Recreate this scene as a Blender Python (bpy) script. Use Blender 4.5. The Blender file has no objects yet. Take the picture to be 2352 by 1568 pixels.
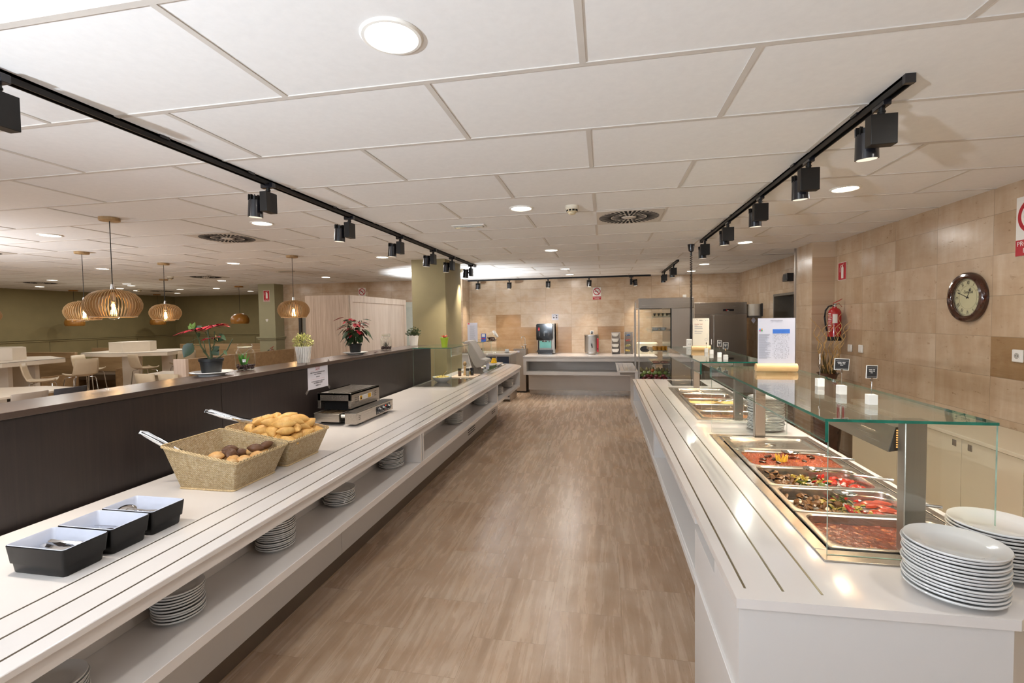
import bpy, bmesh, math, random
from mathutils import Vector, Matrix, Euler
PI = math.pi
random.seed(7)
C = bpy.context.scene.collection

# ---------------------------------------------------------------- camera
EYE = 1.73
def cam_axes(yaw, pit, rol):
    w = Vector((-math.sin(yaw)*math.cos(pit), math.cos(yaw)*math.cos(pit), math.sin(pit)))
    r0 = Vector((math.cos(yaw), math.sin(yaw), 0)); u0 = r0.cross(w)
    return math.cos(rol)*r0+math.sin(rol)*u0, -math.sin(rol)*r0+math.cos(rol)*u0, w
r_, u_, w_ = cam_axes(0.1874, -0.038, -0.0143)
cd = bpy.data.cameras.new('camera'); cam = bpy.data.objects.new('camera', cd); C.objects.link(cam)
M = Matrix.Identity(4)
for i in range(3):
    M[i][0], M[i][1], M[i][2] = r_[i], u_[i], -w_[i]
M[2][3] = EYE
cam.matrix_world = M
cd.sensor_width = 36; cd.lens = 1086.55/2352*36
cd.shift_x = -0.00225; cd.shift_y = -0.00434
cd.clip_start = 0.05; cd.clip_end = 100
sc = bpy.context.scene; sc.camera = cam

# ---------------------------------------------------------------- light and exposure
sc.view_settings.view_transform = 'Standard'; sc.view_settings.look = 'None'
sc.view_settings.gamma = 1; sc.view_settings.use_curve_mapping = False
sc.view_settings.exposure = -0.06
wd = bpy.data.worlds.new('world'); sc.world = wd; wd.use_nodes = True
wd.node_tree.nodes['Background'].inputs[0].default_value = (0.8, 0.88, 1, 1)
wd.node_tree.nodes['Background'].inputs[1].default_value = 0.02
def area_light(name, loc, target, size, watt, col, shape='DISK', size_y=None, spread=PI, parent=None):
    l = bpy.data.lights.new(name, 'AREA'); l.shape = shape; l.size = size
    if size_y: l.size_y = size_y
    l.energy = watt; l.color = col; l.spread = spread
    o = bpy.data.objects.new(name, l); C.objects.link(o); o.location = loc
    d = (Vector(target)-Vector(loc)).normalized()
    o.rotation_euler = d.to_track_quat('-Z', 'Y').to_euler()
    if parent: o.parent = parent
    return o
COOL = (0.80, 0.89, 1.0); WARM = (1.0, 0.89, 0.77); NEUT = (1.0, 0.965, 0.925)
area_light('photo_lamp', (-2.6, -1.5, 1.55), (-1.2, -0.1, 4.6), 0.10, 260, COOL, 'SQUARE', spread=math.radians(150))
area_light('photo_bounce', (-0.9, -2.0, 0.9), (-0.7, -1.2, 2.68), 0.8, 60, COOL, 'SQUARE')
area_light('photo_lamp_dining', (-7.5, 2.2, 1.35), (-7.5, 3.6, 3.6), 0.2, 130, (.93, .95, 1), 'SQUARE', spread=math.radians(150))
area_light('photo_lamp_back', (-3.3, 9.0, 1.5), (-3.0, 9.2, 2.68), 0.12, 110, (0.86, 0.93, 1), 'SQUARE', spread=math.radians(120))
P_DOWN = 9.0; P_SPOT = 5.5; P_FOOD = 1.5; P_BULB = 2.5

# ---------------------------------------------------------------- object helpers
def tagp(o, label=None, cat=None, group=None, kind=None):
    if label: o['label'] = label
    if cat: o['category'] = cat
    if group: o['group'] = group
    if kind: o['kind'] = kind
    return o
def thing(name, label, cat, loc=(0, 0, 0), rz=0, group=None):
    o = bpy.data.objects.new(name, None); C.objects.link(o); o.empty_display_size = 0.05
    o.location = loc; o.rotation_euler = (0, 0, rz)
    return tagp(o, label, cat, group)
def wloc(o):
    v = Vector((0, 0, 0))
    while o: v += Vector(o.location); o = o.parent
    return v
def dup(root, loc=None, rot=None, label=None, group=None, scale=None, parent=None):
    c = root.copy(); C.objects.link(c)
    if parent is not None: c.parent = parent
    if loc is not None: c.location = loc
    if rot is not None: c.rotation_euler = (0, 0, rot) if not hasattr(rot, '__len__') else rot
    if scale is not None: c.scale = (scale,)*3 if not hasattr(scale, '__len__') else scale
    if label: c['label'] = label
    if group: c['group'] = group
    for ch in list(root.children): dup(ch, parent=c)
    return c
def rrect(cx, cy, w, h, r, n=4, z=0):
    out = []
    for (sx, sy, a0) in ((1, 1, 0), (-1, 1, PI/2), (-1, -1, PI), (1, -1, 3*PI/2)):
        for k in range(n+1):
            a = a0+PI/2*k/n
            out.append((cx+sx*(w/2-r)+r*math.cos(a), cy+sy*(h/2-r)+r*math.sin(a), z))
    return out
def circ(cx, cy, r, n, z, ph=0):
    return [(cx+r*math.cos(2*PI*k/n+ph), cy+r*math.sin(2*PI*k/n+ph), z) for k in range(n)]
class MB:
    def __init__(s): s.v = []; s.f = []; s.m = []; s.cm = 0
    def mat(s, i): s.cm = i; return s
    def add(s, vs, fs, X=None):
        b = len(s.v)
        for p in vs:
            p = Vector(p)
            if X is not None: p = X @ p
            s.v.append(tuple(p))
        for f in fs: s.f.append(tuple(b+i for i in f)); s.m.append(s.cm)
        return s
    def box(s, x0, x1, y0, y1, z0, z1, X=None):
        vs = [(x0,y0,z0),(x1,y0,z0),(x1,y1,z0),(x0,y1,z0),(x0,y0,z1),(x1,y0,z1),(x1,y1,z1),(x0,y1,z1)]
        return s.add(vs, [(0,3,2,1),(4,5,6,7),(0,1,5,4),(1,2,6,5),(2,3,7,6),(3,0,4,7)], X)
    def cbox(s, c, d, X=None): return s.box(c[0]-d[0]/2, c[0]+d[0]/2, c[1]-d[1]/2, c[1]+d[1]/2, c[2]-d[2]/2, c[2]+d[2]/2, X)
    def loft(s, loops, cap0=True, cap1=True, X=None, closed=True):
        n = len(loops[0]); vs = [p for l in loops for p in l]; fs = []
        for i in range(len(loops)-1):
            for k in range(n if closed else n-1):
                a, b = i*n+k, i*n+(k+1) % n
                fs.append((a, b, b+n, a+n))
        if cap0: fs.append(tuple(reversed(range(n))))
        if cap1: fs.append(tuple(range((len(loops)-1)*n, len(loops)*n)))
        return s.add(vs, fs, X)
    def prism(s, poly, z0, z1, X=None):
        return s.loft([[(p[0], p[1], z0) for p in poly], [(p[0], p[1], z1) for p in poly]], X=X)
    def lathe(s, prof, c=(0, 0, 0), n=24, X=None, cap0=False, cap1=False):
        return s.loft([circ(c[0], c[1], max(r, 1e-5), n, c[2]+z) for r, z in prof], cap0, cap1, X)
    def cyl(s, p0, p1, r0, r1=None, n=12, caps=True):
        if r1 is None: r1 = r0
        p0 = Vector(p0); p1 = Vector(p1); d = p1-p0; q = d.to_track_quat('Z', 'X').to_matrix().to_4x4()
        return s.loft([circ(0, 0, r0, n, 0), circ(0, 0, r1, n, d.length)], caps, caps, Matrix.Translation(p0) @ q)
    def tube(s, pts, r, n=6, closed=False):
        pts = [Vector(p) for p in pts]; m = len(pts); loops = []
        ref = Vector((0.13, 0.21, 0.97))
        for i, p in enumerate(pts):
            if closed: t = pts[(i+1) % m]-pts[i-1]
            else: t = pts[min(i+1, m-1)]-pts[max(i-1, 0)]
            t.normalize(); a = t.cross(ref)
            if a.length < 1e-3: a = t.cross(Vector((1, 0, 0)))
            a.normalize(); b = t.cross(a)
            rr = r[i] if hasattr(r, '__len__') else r
            loops.append([tuple(p+rr*(math.cos(2*PI*k/n)*a+math.sin(2*PI*k/n)*b)) for k in range(n)])
        if closed: loops.append(loops[0])
        return s.loft(loops, not closed, not closed)
    def ball(s, c, r, n=10, m=6, sc=(1, 1, 1), jit=0, X=None):
        loops = []
        for j in range(1, m):
            a = PI*j/m
            loops.append([(c[0]+sc[0]*r*math.sin(a)*math.cos(2*PI*k/n)*(1+random.uniform(-jit, jit)),
                           c[1]+sc[1]*r*math.sin(a)*math.sin(2*PI*k/n)*(1+random.uniform(-jit, jit)),
                           c[2]-sc[2]*r*math.cos(a)*(1+random.uniform(-jit, jit))) for k in range(n)])
        return s.loft(loops, X=X)
    def leaf(s, base, tip, up, width, fold=0.25, seg=5, droop=0.0):
        b = Vector(base); t = Vector(tip); d = t-b; L = d.length; side = d.cross(Vector(up)).normalized(); nn = side.cross(d).normalized()
        vs = []; fs = []
        prof = [0.05, .75, 1.0, .85, .5, .03]
        for i in range(seg+1):
            q = i/seg; w = width/2*prof[min(i*5//seg, 5)]
            c = b+d*q-Vector((0, 0, 1))*droop*L*q*q
            vs += [c-side*w+nn*w*fold, c, c+side*w+nn*w*fold]
        for i in range(seg):
            a = i*3; fs += [(a, a+1, a+4, a+3), (a+1, a+2, a+5, a+4)]
        return s.add(vs, fs)
    def build(s, name, mats, parent=None, bevel=0, seg=2, ang=35, world=True, flat=False, loc=None, sub=0, solid=0):
        off = Vector((0, 0, 0))
        if parent is not None and world: off = wloc(parent)
        if loc is not None: off = Vector(loc)
        me = bpy.data.meshes.new(name)
        me.from_pydata([tuple(Vector(p)-off) for p in s.v], [], s.f); me.update()
        if not hasattr(mats, '__len__'): mats = [mats]
        for m in mats: me.materials.append(m)
        if len(mats) > 1: me.polygons.foreach_set('material_index', s.m)
        bm = bmesh.new(); bm.from_mesh(me); bmesh.ops.recalc_face_normals(bm, faces=bm.faces) if not solid else None; bm.to_mesh(me); bm.free()
        if not flat:
            me.polygons.foreach_set('use_smooth', [True]*len(me.polygons))
            me.set_sharp_from_angle(angle=math.radians(ang))
        o = bpy.data.objects.new(name, me); C.objects.link(o)
        if parent is not None: o.parent = parent
        if loc is not None: o.location = loc
        if bevel:
            md = o.modifiers.new('b', 'BEVEL'); md.width = bevel; md.segments = seg; md.limit_method = 'ANGLE'; md.angle_limit = math.radians(40); md.harden_normals = False
        if solid:
            md = o.modifiers.new('s', 'SOLIDIFY'); md.thickness = solid; md.offset = 0
        if sub:
            md = o.modifiers.new('u', 'SUBSURF'); md.levels = sub; md.render_levels = sub
        return o
    def single(s, name, mats, label, cat, loc, group=None, **k):
        return tagp(s.build(name, mats, loc=loc, **k), label, cat, group)
def structure(name, mb, mat, parent=None, **k):
    o = mb.build(name, mat, parent, **k)
    if parent is None: o['kind'] = 'structure'
    return o
def text(name, body, size, loc, rot, mat, parent, align='CENTER', ext=0.0004, sx=1.0, shear=0):
    cu = bpy.data.curves.new('t', 'FONT'); cu.body = body; cu.size = size; cu.align_x = align; cu.align_y = 'CENTER'; cu.extrude = ext; cu.shear = shear; cu.resolution_u = 2
    t = bpy.data.objects.new('t', cu); C.objects.link(t)
    dg = bpy.context.evaluated_depsgraph_get(); me = bpy.data.meshes.new_from_object(t.evaluated_get(dg))
    bpy.data.objects.remove(t); bpy.data.curves.remove(cu)
    o = bpy.data.objects.new(name, me); C.objects.link(o); me.materials.clear(); me.materials.append(mat); me.name = name
    o.rotation_euler = rot; o.scale = (sx, 1, 1)
    if parent is not None: o.parent = parent; o.location = Vector(loc)-wloc(parent)
    else: o.location = loc
    return o
RY = (PI/2, 0, 0); RXL = (PI/2, 0, -PI/2); RXR = (PI/2, 0, PI/2)   # facing -Y, facing -X, facing +X
# ---------------------------------------------------------------- materials
def hexc(h):
    v = [int(h[i:i+2], 16)/255 for i in (0, 2, 4)]
    return tuple((c/12.92 if c <= .04045 else ((c+.055)/1.055)**2.4) for c in v)+(1,)
def newmat(name):
    m = bpy.data.materials.new(name); m.use_nodes = True; nt = m.node_tree
    return m, nt, nt.nodes['Principled BSDF']
def L(nt, a, b): nt.links.new(a, b)
def pos(nt):
    t = nt.nodes.new('ShaderNodeTexCoord'); return t.outputs['Object']
def mapping(nt, src, scale=(1, 1, 1), loc=(0, 0, 0), rot=(0, 0, 0)):
    n = nt.nodes.new('ShaderNodeMapping'); n.inputs['Scale'].default_value = scale; n.inputs['Location'].default_value = loc; n.inputs['Rotation'].default_value = rot
    L(nt, src, n.inputs['Vector']); return n.outputs[0]
def noise(nt, vec, scale, detail=4, rough=.6, dist=0):
    n = nt.nodes.new('ShaderNodeTexNoise'); n.inputs['Scale'].default_value = scale; n.inputs['Detail'].default_value = detail
    n.inputs['Roughness'].default_value = rough; n.inputs['Distortion'].default_value = dist
    if vec is not None: L(nt, vec, n.inputs['Vector'])
    return n.outputs['Fac']
def ramp(nt, fac, stops, interp='LINEAR'):
    n = nt.nodes.new('ShaderNodeValToRGB'); n.color_ramp.interpolation = interp
    e = n.color_ramp.elements
    while len(e) < len(stops): e.new(.5)
    for el, (p, c) in zip(e, stops): el.position = p; el.color = hexc(c) if isinstance(c, str) else c
    L(nt, fac, n.inputs[0]); return n.outputs[0]
def mix(nt, a, b, fac, mode='MIX'):
    n = nt.nodes.new('ShaderNodeMix'); n.data_type = 'RGBA'; n.blend_type = mode
    for src, k in ((fac, 0), (a, 6), (b, 7)):
        if hasattr(src, 'is_linked') or hasattr(src, 'links'): L(nt, src, n.inputs[k])
        else: n.inputs[k].default_value = src
    return n.outputs[2]
def bump(nt, bs, h, strength=.2, dist=.01):
    n = nt.nodes.new('ShaderNodeBump'); n.inputs['Strength'].default_value = strength; n.inputs['Distance'].default_value = dist
    L(nt, h, n.inputs['Height']); L(nt, n.outputs[0], bs.inputs['Normal']); return n
def flat(name, col, rough=.5, metal=0, var=.06, vs=8, coat=0, spec=None, bmp=0, emit=None, es=0, trans=0, sheen=0, sub=0):
    m, nt, b = newmat(name); c = hexc(col)
    f = noise(nt, pos(nt), vs, 3)
    lo = tuple(x*(1-var) for x in c[:3])+(1,); hi = tuple(min(1, x*(1+var)) for x in c[:3])+(1,)
    L(nt, ramp(nt, f, [(.3, lo), (.7, hi)]), b.inputs['Base Color'])
    b.inputs['Roughness'].default_value = rough; b.inputs['Metallic'].default_value = metal
    b.inputs['Coat Weight'].default_value = coat; b.inputs['Coat Roughness'].default_value = .08
    if spec is not None: b.inputs['Specular IOR Level'].default_value = spec
    if bmp: bump(nt, b, noise(nt, pos(nt), vs*12, 2), bmp, .004)
    if emit: b.inputs['Emission Color'].default_value = hexc(emit); b.inputs['Emission Strength'].default_value = es
    if trans: b.inputs['Transmission Weight'].default_value = trans
    if sub: b.inputs['Subsurface Weight'].default_value = sub; b.inputs['Subsurface Radius'].default_value = (.02, .01, .006)
    return m
def travertine(name, ua, va, w, h, u0, v0, cols, stops, vein_s=(1.3, 26), offset=0.0, mortar='8e7c66', msize=.0016, rough=(.16, .3), tint=('ffffff', 'e6dacb'), toff=(7, 5, 3)):
    """ua/va: which world axes run along and across the tiles; veins run along ua."""
    m, nt, b = newmat(name)
    sep = nt.nodes.new('ShaderNodeSeparateXYZ'); L(nt, pos(nt), sep.inputs[0])
    comb = nt.nodes.new('ShaderNodeCombineXYZ')
    L(nt, sep.outputs[ua], comb.inputs[0]); L(nt, sep.outputs[va], comb.inputs[1])
    uv = mapping(nt, comb.outputs[0], loc=(-u0+40*w, -v0+40*h, 0))
    br = nt.nodes.new('ShaderNodeTexBrick'); br.offset = offset; br.offset_frequency = 2; br.squash = 1
    L(nt, uv, br.inputs['Vector']); br.inputs['Scale'].default_value = 1; br.inputs['Brick Width'].default_value = w; br.inputs['Row Height'].default_value = h
    br.inputs['Mortar Size'].default_value = msize; br.inputs['Mortar Smooth'].default_value = .1; br.inputs['Bias'].default_value = 0
    br.inputs['Color1'].default_value = (0, 0, 0, 1); br.inputs['Color2'].default_value = (1, 1, 1, 1); br.inputs['Mortar'].default_value = (.5, .5, .5, 1)
    # each tile gets its own vein offset
    off = nt.nodes.new('ShaderNodeVectorMath'); off.operation = 'MULTIPLY_ADD'
    L(nt, br.outputs['Color'], off.inputs[0]); off.inputs[1].default_value = toff; L(nt, uv, off.inputs[2])
    sv = mapping(nt, off.outputs[0], scale=(vein_s[0], vein_s[1], 1))
    n1 = noise(nt, sv, 1.0, 10, .68, .6)
    col = ramp(nt, n1, list(zip(stops, cols)))
    n2 = noise(nt, mapping(nt, off.outputs[0], scale=(vein_s[0]*6, vein_s[1]*5, 1)), 1.0, 3, .7)
    pits = ramp(nt, n2, [(.28, 'b9a78e'), (.36, 'ffffff')])
    col = mix(nt, col, pits, .6, 'MULTIPLY')
    tn = ramp(nt, br.outputs['Color'], [(0, tint[0]), (1, tint[1])])
    col = mix(nt, col, tn, .9, 'MULTIPLY')
    n3 = noise(nt, mapping(nt, off.outputs[0], scale=(vein_s[0]*2.2, vein_s[1]*.16, 1)), 1.0, 5, .6, .4)
    col = mix(nt, col, ramp(nt, n3, [(.3, 'dccab6'), (.7, 'ffffff')]), .7, 'MULTIPLY')
    col = mix(nt, col, hexc(mortar), br.outputs['Fac'])
    L(nt, col, b.inputs['Base Color'])
    mr = nt.nodes.new('ShaderNodeMapRange'); L(nt, n1, mr.inputs[0]); mr.inputs[3].default_value = rough[0]; mr.inputs[4].default_value = rough[1]
    L(nt, mr.outputs[0], b.inputs['Roughness'])
    bump(nt, b, n2, .04, .002)
    return m
def wood(name, cols, axis=2, scale=1, rough=.5, grain=30, var=.5):
    m, nt, b = newmat(name)
    s = [grain, grain, grain]; s[axis] = 1.6
    v = mapping(nt, pos(nt), scale=tuple(x*scale for x in s))
    n1 = noise(nt, v, 1, 6, .65, .6)
    L(nt, ramp(nt, n1, [(.25, cols[0]), (.5, cols[1]), (.75, cols[2])]), b.inputs['Base Color'])
    b.inputs['Roughness'].default_value = rough; bump(nt, b, n1, .06, .003)
    return m
def steel(name, col='b9b4ac', rough=.28, axis=0, aniso=.0):
    m, nt, b = newmat(name)
    s = [220, 220, 220]; s[axis] = 2
    n1 = noise(nt, mapping(nt, pos(nt), scale=tuple(s)), 1, 3, .6)
    c = hexc(col)
    L(nt, ramp(nt, n1, [(.3, tuple(x*.95 for x in c[:3])+(1,)), (.7, c)]), b.inputs['Base Color'])
    b.inputs['Metallic'].default_value = .92
    mr = nt.nodes.new('ShaderNodeMapRange'); L(nt, n1, mr.inputs[0]); mr.inputs[3].default_value = rough*.92; mr.inputs[4].default_value = rough*1.12
    L(nt, mr.outputs[0], b.inputs['Roughness']); bump(nt, b, n1, .008, .0005)
    return m
def glass(name, tint='eef7f3', ior=1.5, refl=1.0):
    m = bpy.data.materials.new(name); m.use_nodes = True; nt = m.node_tree; nt.nodes.clear()
    out = nt.nodes.new('ShaderNodeOutputMaterial'); mx = nt.nodes.new('ShaderNodeMixShader'); tr = nt.nodes.new('ShaderNodeBsdfTransparent'); gl = nt.nodes.new('ShaderNodeBsdfGlossy'); fr = nt.nodes.new('ShaderNodeFresnel')
    n1 = noise(nt, pos(nt), 3, 2); c = hexc(tint)
    L(nt, ramp(nt, n1, [(.3, tuple(x*.985 for x in c[:3])+(1,)), (.7, c)]), tr.inputs[0])
    gl.inputs['Roughness'].default_value = .01; gl.inputs[0].default_value = (1, 1, 1, 1)
    ge = nt.nodes.new('ShaderNodeNewGeometry'); mr = nt.nodes.new('ShaderNodeMapRange'); L(nt, ge.outputs['Backfacing'], mr.inputs[0]); mr.inputs[3].default_value = ior; mr.inputs[4].default_value = 1/ior
    L(nt, mr.outputs[0], fr.inputs[0])
    L(nt, fr.outputs[0], mx.inputs[0]); L(nt, tr.outputs[0], mx.inputs[1]); L(nt, gl.outputs[0], mx.inputs[2]); L(nt, mx.outputs[0], out.inputs[0])
    return m
def emis(name, col, s):
    m = bpy.data.materials.new(name); m.use_nodes = True; nt = m.node_tree; nt.nodes.clear()
    out = nt.nodes.new('ShaderNodeOutputMaterial'); e = nt.nodes.new('ShaderNodeEmission')
    L(nt, ramp(nt, noise(nt, pos(nt), 5, 1), [(.2, col), (.8, col)]), e.inputs[0]); e.inputs[1].default_value = s; L(nt, e.outputs[0], out.inputs[0])
    return m
m_wall_r = travertine('travertine_right', 1, 2, .6275, .3125, 4.945, 1.23, ['bda992', 'c9b8a2', 'd3c4b0'], (.2, .5, .8), (2.2, 5.5), offset=0, tint=('fffaf4', 'eee4d6'))
m_wall_b = travertine('travertine_back', 0, 2, .6105, .3075, -.142, 1.529, ['c6b49e', 'd2c2ad', 'dccdb9'], (.2, .5, .8), (2.2, 34), offset=0, tint=('fffaf4', 'f1e8dc'))
m_tile_d = travertine('travertine_darker', 0, 2, .6105, .3075, -.142, 1.529, ['a98b69', 'b89a78', 'c4a888'], (.2, .5, .8), (1.6, 24), offset=0)
m_floor = travertine('travertine_floor', 1, 0, .61, .405, 3.04, -1.125, ['a8927c', 'bfaa95', 'd5c5b3'], (.25, .5, .75), (1.3, 17), toff=(.5, .22, .1), offset=.5, mortar='8a735c', msize=.0009, rough=(.18, .36), tint=('fffdfa', 'f6f0ea'))
m_ceil = flat('ceiling_tile', 'e6e4e1', .9, var=.02, vs=30, spec=.1)
m_grid = flat('ceiling_rail', 'cbc4bb', .6, var=.02)
m_olive = flat('olive_paint', '857851', .75, var=.05, vs=3, bmp=.1)
m_olive_l = flat('sage_paint', '9a9576', .7, var=.04, vs=3, bmp=.1)
m_column = flat('column_paint', '8c805d', .72, var=.05, vs=4, bmp=.15)
m_white = flat('white_solid_surface', 'd9d3ce', .16, var=.015, vs=3, coat=.3)
m_lam = flat('white_laminate', 'd0ccc8', .35, var=.015, vs=3)
m_cream = flat('cream_panel', 'ddd0b4', .35, var=.02, vs=2)
m_dark = wood('dark_laminate', ['1a1311', '221916', '2b201c'], 2, 1, .5, 60)
m_darktop = wood('dark_laminate_top', ['372c26', '43362f', '4e4038'], 1, 1, .26, 45)
m_steel = steel('brushed_steel', 'b8b0a6', .26, 1)
m_steelx = steel('brushed_steel_x', 'b8b0a6', .26, 0)
m_steelz = steel('brushed_steel_z', 'b3aba1', .36, 2)
m_kick = steel('steel_plinth', '8d8378', .34, 1)
m_chrome = flat('chrome', 'd8d8d8', .08, 1, var=.02)
m_black = flat('black_metal', '15120f', .45, .2, var=.1)
m_blackp = flat('black_plastic', '17161a', .25, 0, var=.1, coat=.3)
m_rub = flat('black_rubber', '0e0e0f', .6)
m_glass = glass('clear_glass', 'fbfdfc'); m_gtop = glass('clear_glass_top', 'f6fbf8', 1.5)
m_gedge = flat('green_glass_edge', '1c6553', .15, var=.25, vs=20, coat=.5); m_gedgel = flat('pale_glass_edge', '8fa898', .15, var=.3, vs=9, coat=.5)
m_jar = glass('jar_glass', 'fafcfa', 1.45)
m_china = flat('white_china', 'ccccca', .12, var=.01, coat=.4)
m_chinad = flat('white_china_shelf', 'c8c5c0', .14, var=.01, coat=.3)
m_led = emis('led_diffuser', 'fff6e6', 14)
m_lens = emis('spot_lens', 'fff0d8', 1.2)
m_bulb = emis('bulb_filament', 'ffc27a', 90)
m_red = flat('red_enamel', 'a81a20', .25, var=.05, coat=.4)
m_signred = flat('sign_red', 'b01e2b', .45, var=.03)
m_signw = flat('sign_white', 'e8e4dc', .5, var=.02)
m_paper = flat('paper_white', 'cfced8', .7, var=.01)
m_paperc = flat('paper_cream', 'd8cfbc', .7, var=.01)
m_ink = flat('ink_black', '1c1a1c', .7)
m_inkg = flat('ink_grey', '85848c', .7)
m_inkr = flat('ink_red', 'a83a3a', .7)
m_pine = wood('pale_wood', ['c59a62', 'd9b27c', 'e5c594'], 0, 1, .5, 25)
m_birch = wood('birch_ply', ['94744c', 'aa8a5f', 'bd9f74'], 2, 1, .45, 30)
m_dome = wood('turned_wood', ['8a5a22', '9f6c2c', 'ad7a38'], 2, 1, .3, 12)
m_screen = wood('oak_laminate', ['8f7a66', 'ab957f', 'c0aa95'], 2, .9, .5, 34)
m_screenl = wood('light_oak_laminate', ['c3ae9c', 'd6c3b3', 'e2d2c4'], 2, .6, .5, 26)
m_bench = wood('bench_wood', ['8d7150', 'a3855f', 'b4966f'], 0, .6, .5, 18)
m_tablew = flat('table_white', 'e4d9c8', .3, var=.02)
m_shell = flat('chair_shell', 'cbb99c', .45, var=.03)
m_chairg = flat('chair_grey', '9a8d80', .6, var=.04)
m_chaird = flat('chair_charcoal', '2c2a30', .6)
m_vent = flat('vent_plate', 'c9c2b8', .6, var=.02)
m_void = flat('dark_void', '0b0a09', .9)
# ---------------------------------------------------------------- room shell
CZ = 2.68
structure('floor', MB().box(-14.9, 4.6, -9.1, 14.2, -.1, 0), m_floor)
structure('ceiling', MB().box(-14.9, 4.6, -9.1, 14.2, CZ, CZ+.12), m_ceil)
g = MB(); RX, RYY, PX, PY = -.0707, 1.2057, 1.2386, .6193
for l in range(-8, 21):
    y = RYY+PY*l
    if -3.5 < y < 14.05: g.box(-14.7, 2.97, y-.012, y+.012, CZ-.004, CZ+.002)
    for c in range(-13, 4):
        x = RX+PX*c-(.621 if l % 2 else 0)
        if -14.7 < x < 2.97 and y < 13.6 and y > -3.6: g.box(x-.012, x+.012, y+.012, min(y+PY-.012, 14.05), CZ-.0038, CZ+.002)
structure('trim_1', g, m_grid, flat=True)
structure('wall_right', MB().box(2.97, 3.12, -9.1, 7.0, 0, CZ), m_wall_r)
structure('wall_right_pillar', MB().box(2.70, 3.12, 6.88, 7.45, 0, CZ), m_wall_r)
structure('wall_right_kitchen', MB().box(2.97, 3.32, 7.45, 9.15, 2.10, CZ).box(2.97, 3.32, 9.15, 11.4, 0, CZ), m_wall_r)
structure('trim_2', MB().box(2.688, 2.70, 7.40, 7.452, 0, CZ), m_steelz)
structure('wall_back', MB().box(-3.4, 3.12, 11.28, 11.42, 0, CZ), m_wall_b)
structure('wall_back_return', MB().box(-3.4, -3.25, 10.69, 11.28, 0, CZ), m_wall_r)
structure('wall_back_dining', MB().box(-7.95, -3.4, 10.69, 10.83, 0, CZ), m_wall_b)
structure('wall_front', MB().box(-14.9, 3.12, -9.1, -9.0, 0, CZ), flat('front_wall_paint', '8c8474', .8))
structure('wall_left', MB().box(-14.85, -14.7, -9.1, 14.2, 0, CZ), m_olive)
structure('wall_back_left', MB().box(-14.85, -7.95, 14.05, 14.2, 0, CZ), m_olive)
structure('wall_side', MB().box(-8.2, -7.95, 10.75, 14.05, 0, CZ), m_olive)
p = MB().box(-8.40, -7.95, 10.36, 10.76, 0, CZ)
structure('wall_pillar', p, m_olive_l)
structure('trim_3', MB().box(-8.45, -7.90, 10.30, 10.70, 1.345, 1.375).box(-8.43, -7.92, 10.32, 10.70, 1.31, 1.345), m_olive_l, bevel=.006)
structure('wall_column', MB().box(-2.96, -2.41, 7.03, 7.84, 0, CZ), m_column)
# chair rail and panel joints of the olive walls
t = MB().box(-14.7, -14.665, -3.5, 14.05, 1.345, 1.37).box(-14.7, -14.68, -3.5, 14.05, 1.30, 1.335)
t.box(-14.66, -8.2, 14.015, 14.05, 1.345, 1.37).box(-14.66, -8.2, 14.03, 14.05, 1.30, 1.335)
structure('trim_4', t, m_olive, bevel=.004)
t = MB()
for y in [-2+1.22*k for k in range(13)]: t.box(-14.702, -14.6985, y-.004, y+.004, 0, 1.30)
for x in [-14+1.22*k for k in range(5)]: t.box(x-.004, x+.004, 14.0485, 14.052, 0, 1.30)
structure('trim_5', t, flat('panel_joint', '3a3422', .8), flat=True)
# darker stone tiles set among the pale ones on the back wall
def tile_at(ix, iz, n):
    x0 = -.142+.6105*ix; z0 = 1.529+.3075*iz
    structure('trim_%d' % n, MB().box(x0+.001, x0+.6095, 11.2785, 11.283, z0+.001, z0+.3065), m_tile_d, flat=True)
for n, (ix, iz) in enumerate([(-4, 0), (-4, -1), (-3, -1), (-2, -1), (-3, -2), (-2, -2), (-4, -2), (0, -1), (-3, -3), (-4, -3)]): tile_at(ix, iz, 6+n)
m_tile_dr = travertine('travertine_darker_right', 1, 2, .6275, .3125, 4.945, 1.23, ['8d7150', 'a0835f', 'b29672'], (.2, .5, .8), (1.6, 9), offset=0)
structure('trim_16', MB().box(2.9685, 2.973, 3.69+.001, 4.3175-.001, 1.2305, 1.542), m_tile_dr, flat=True)
# dark passage behind the kitchen doorway
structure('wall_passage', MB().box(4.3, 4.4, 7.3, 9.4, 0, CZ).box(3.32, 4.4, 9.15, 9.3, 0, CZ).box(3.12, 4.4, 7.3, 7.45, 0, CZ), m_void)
d = structure('door_1', MB().box(2.962, 3.33, 9.10, 9.148, 0, 2.10).box(2.962, 3.33, 7.455, 9.10, 2.06, 2.098), flat('door_jamb_grey', '6f675b', .5))
structure('jamb_strip', MB().box(3.26, 3.30, 9.085, 9.10, 0, 2.06), m_steelz, d)

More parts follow.
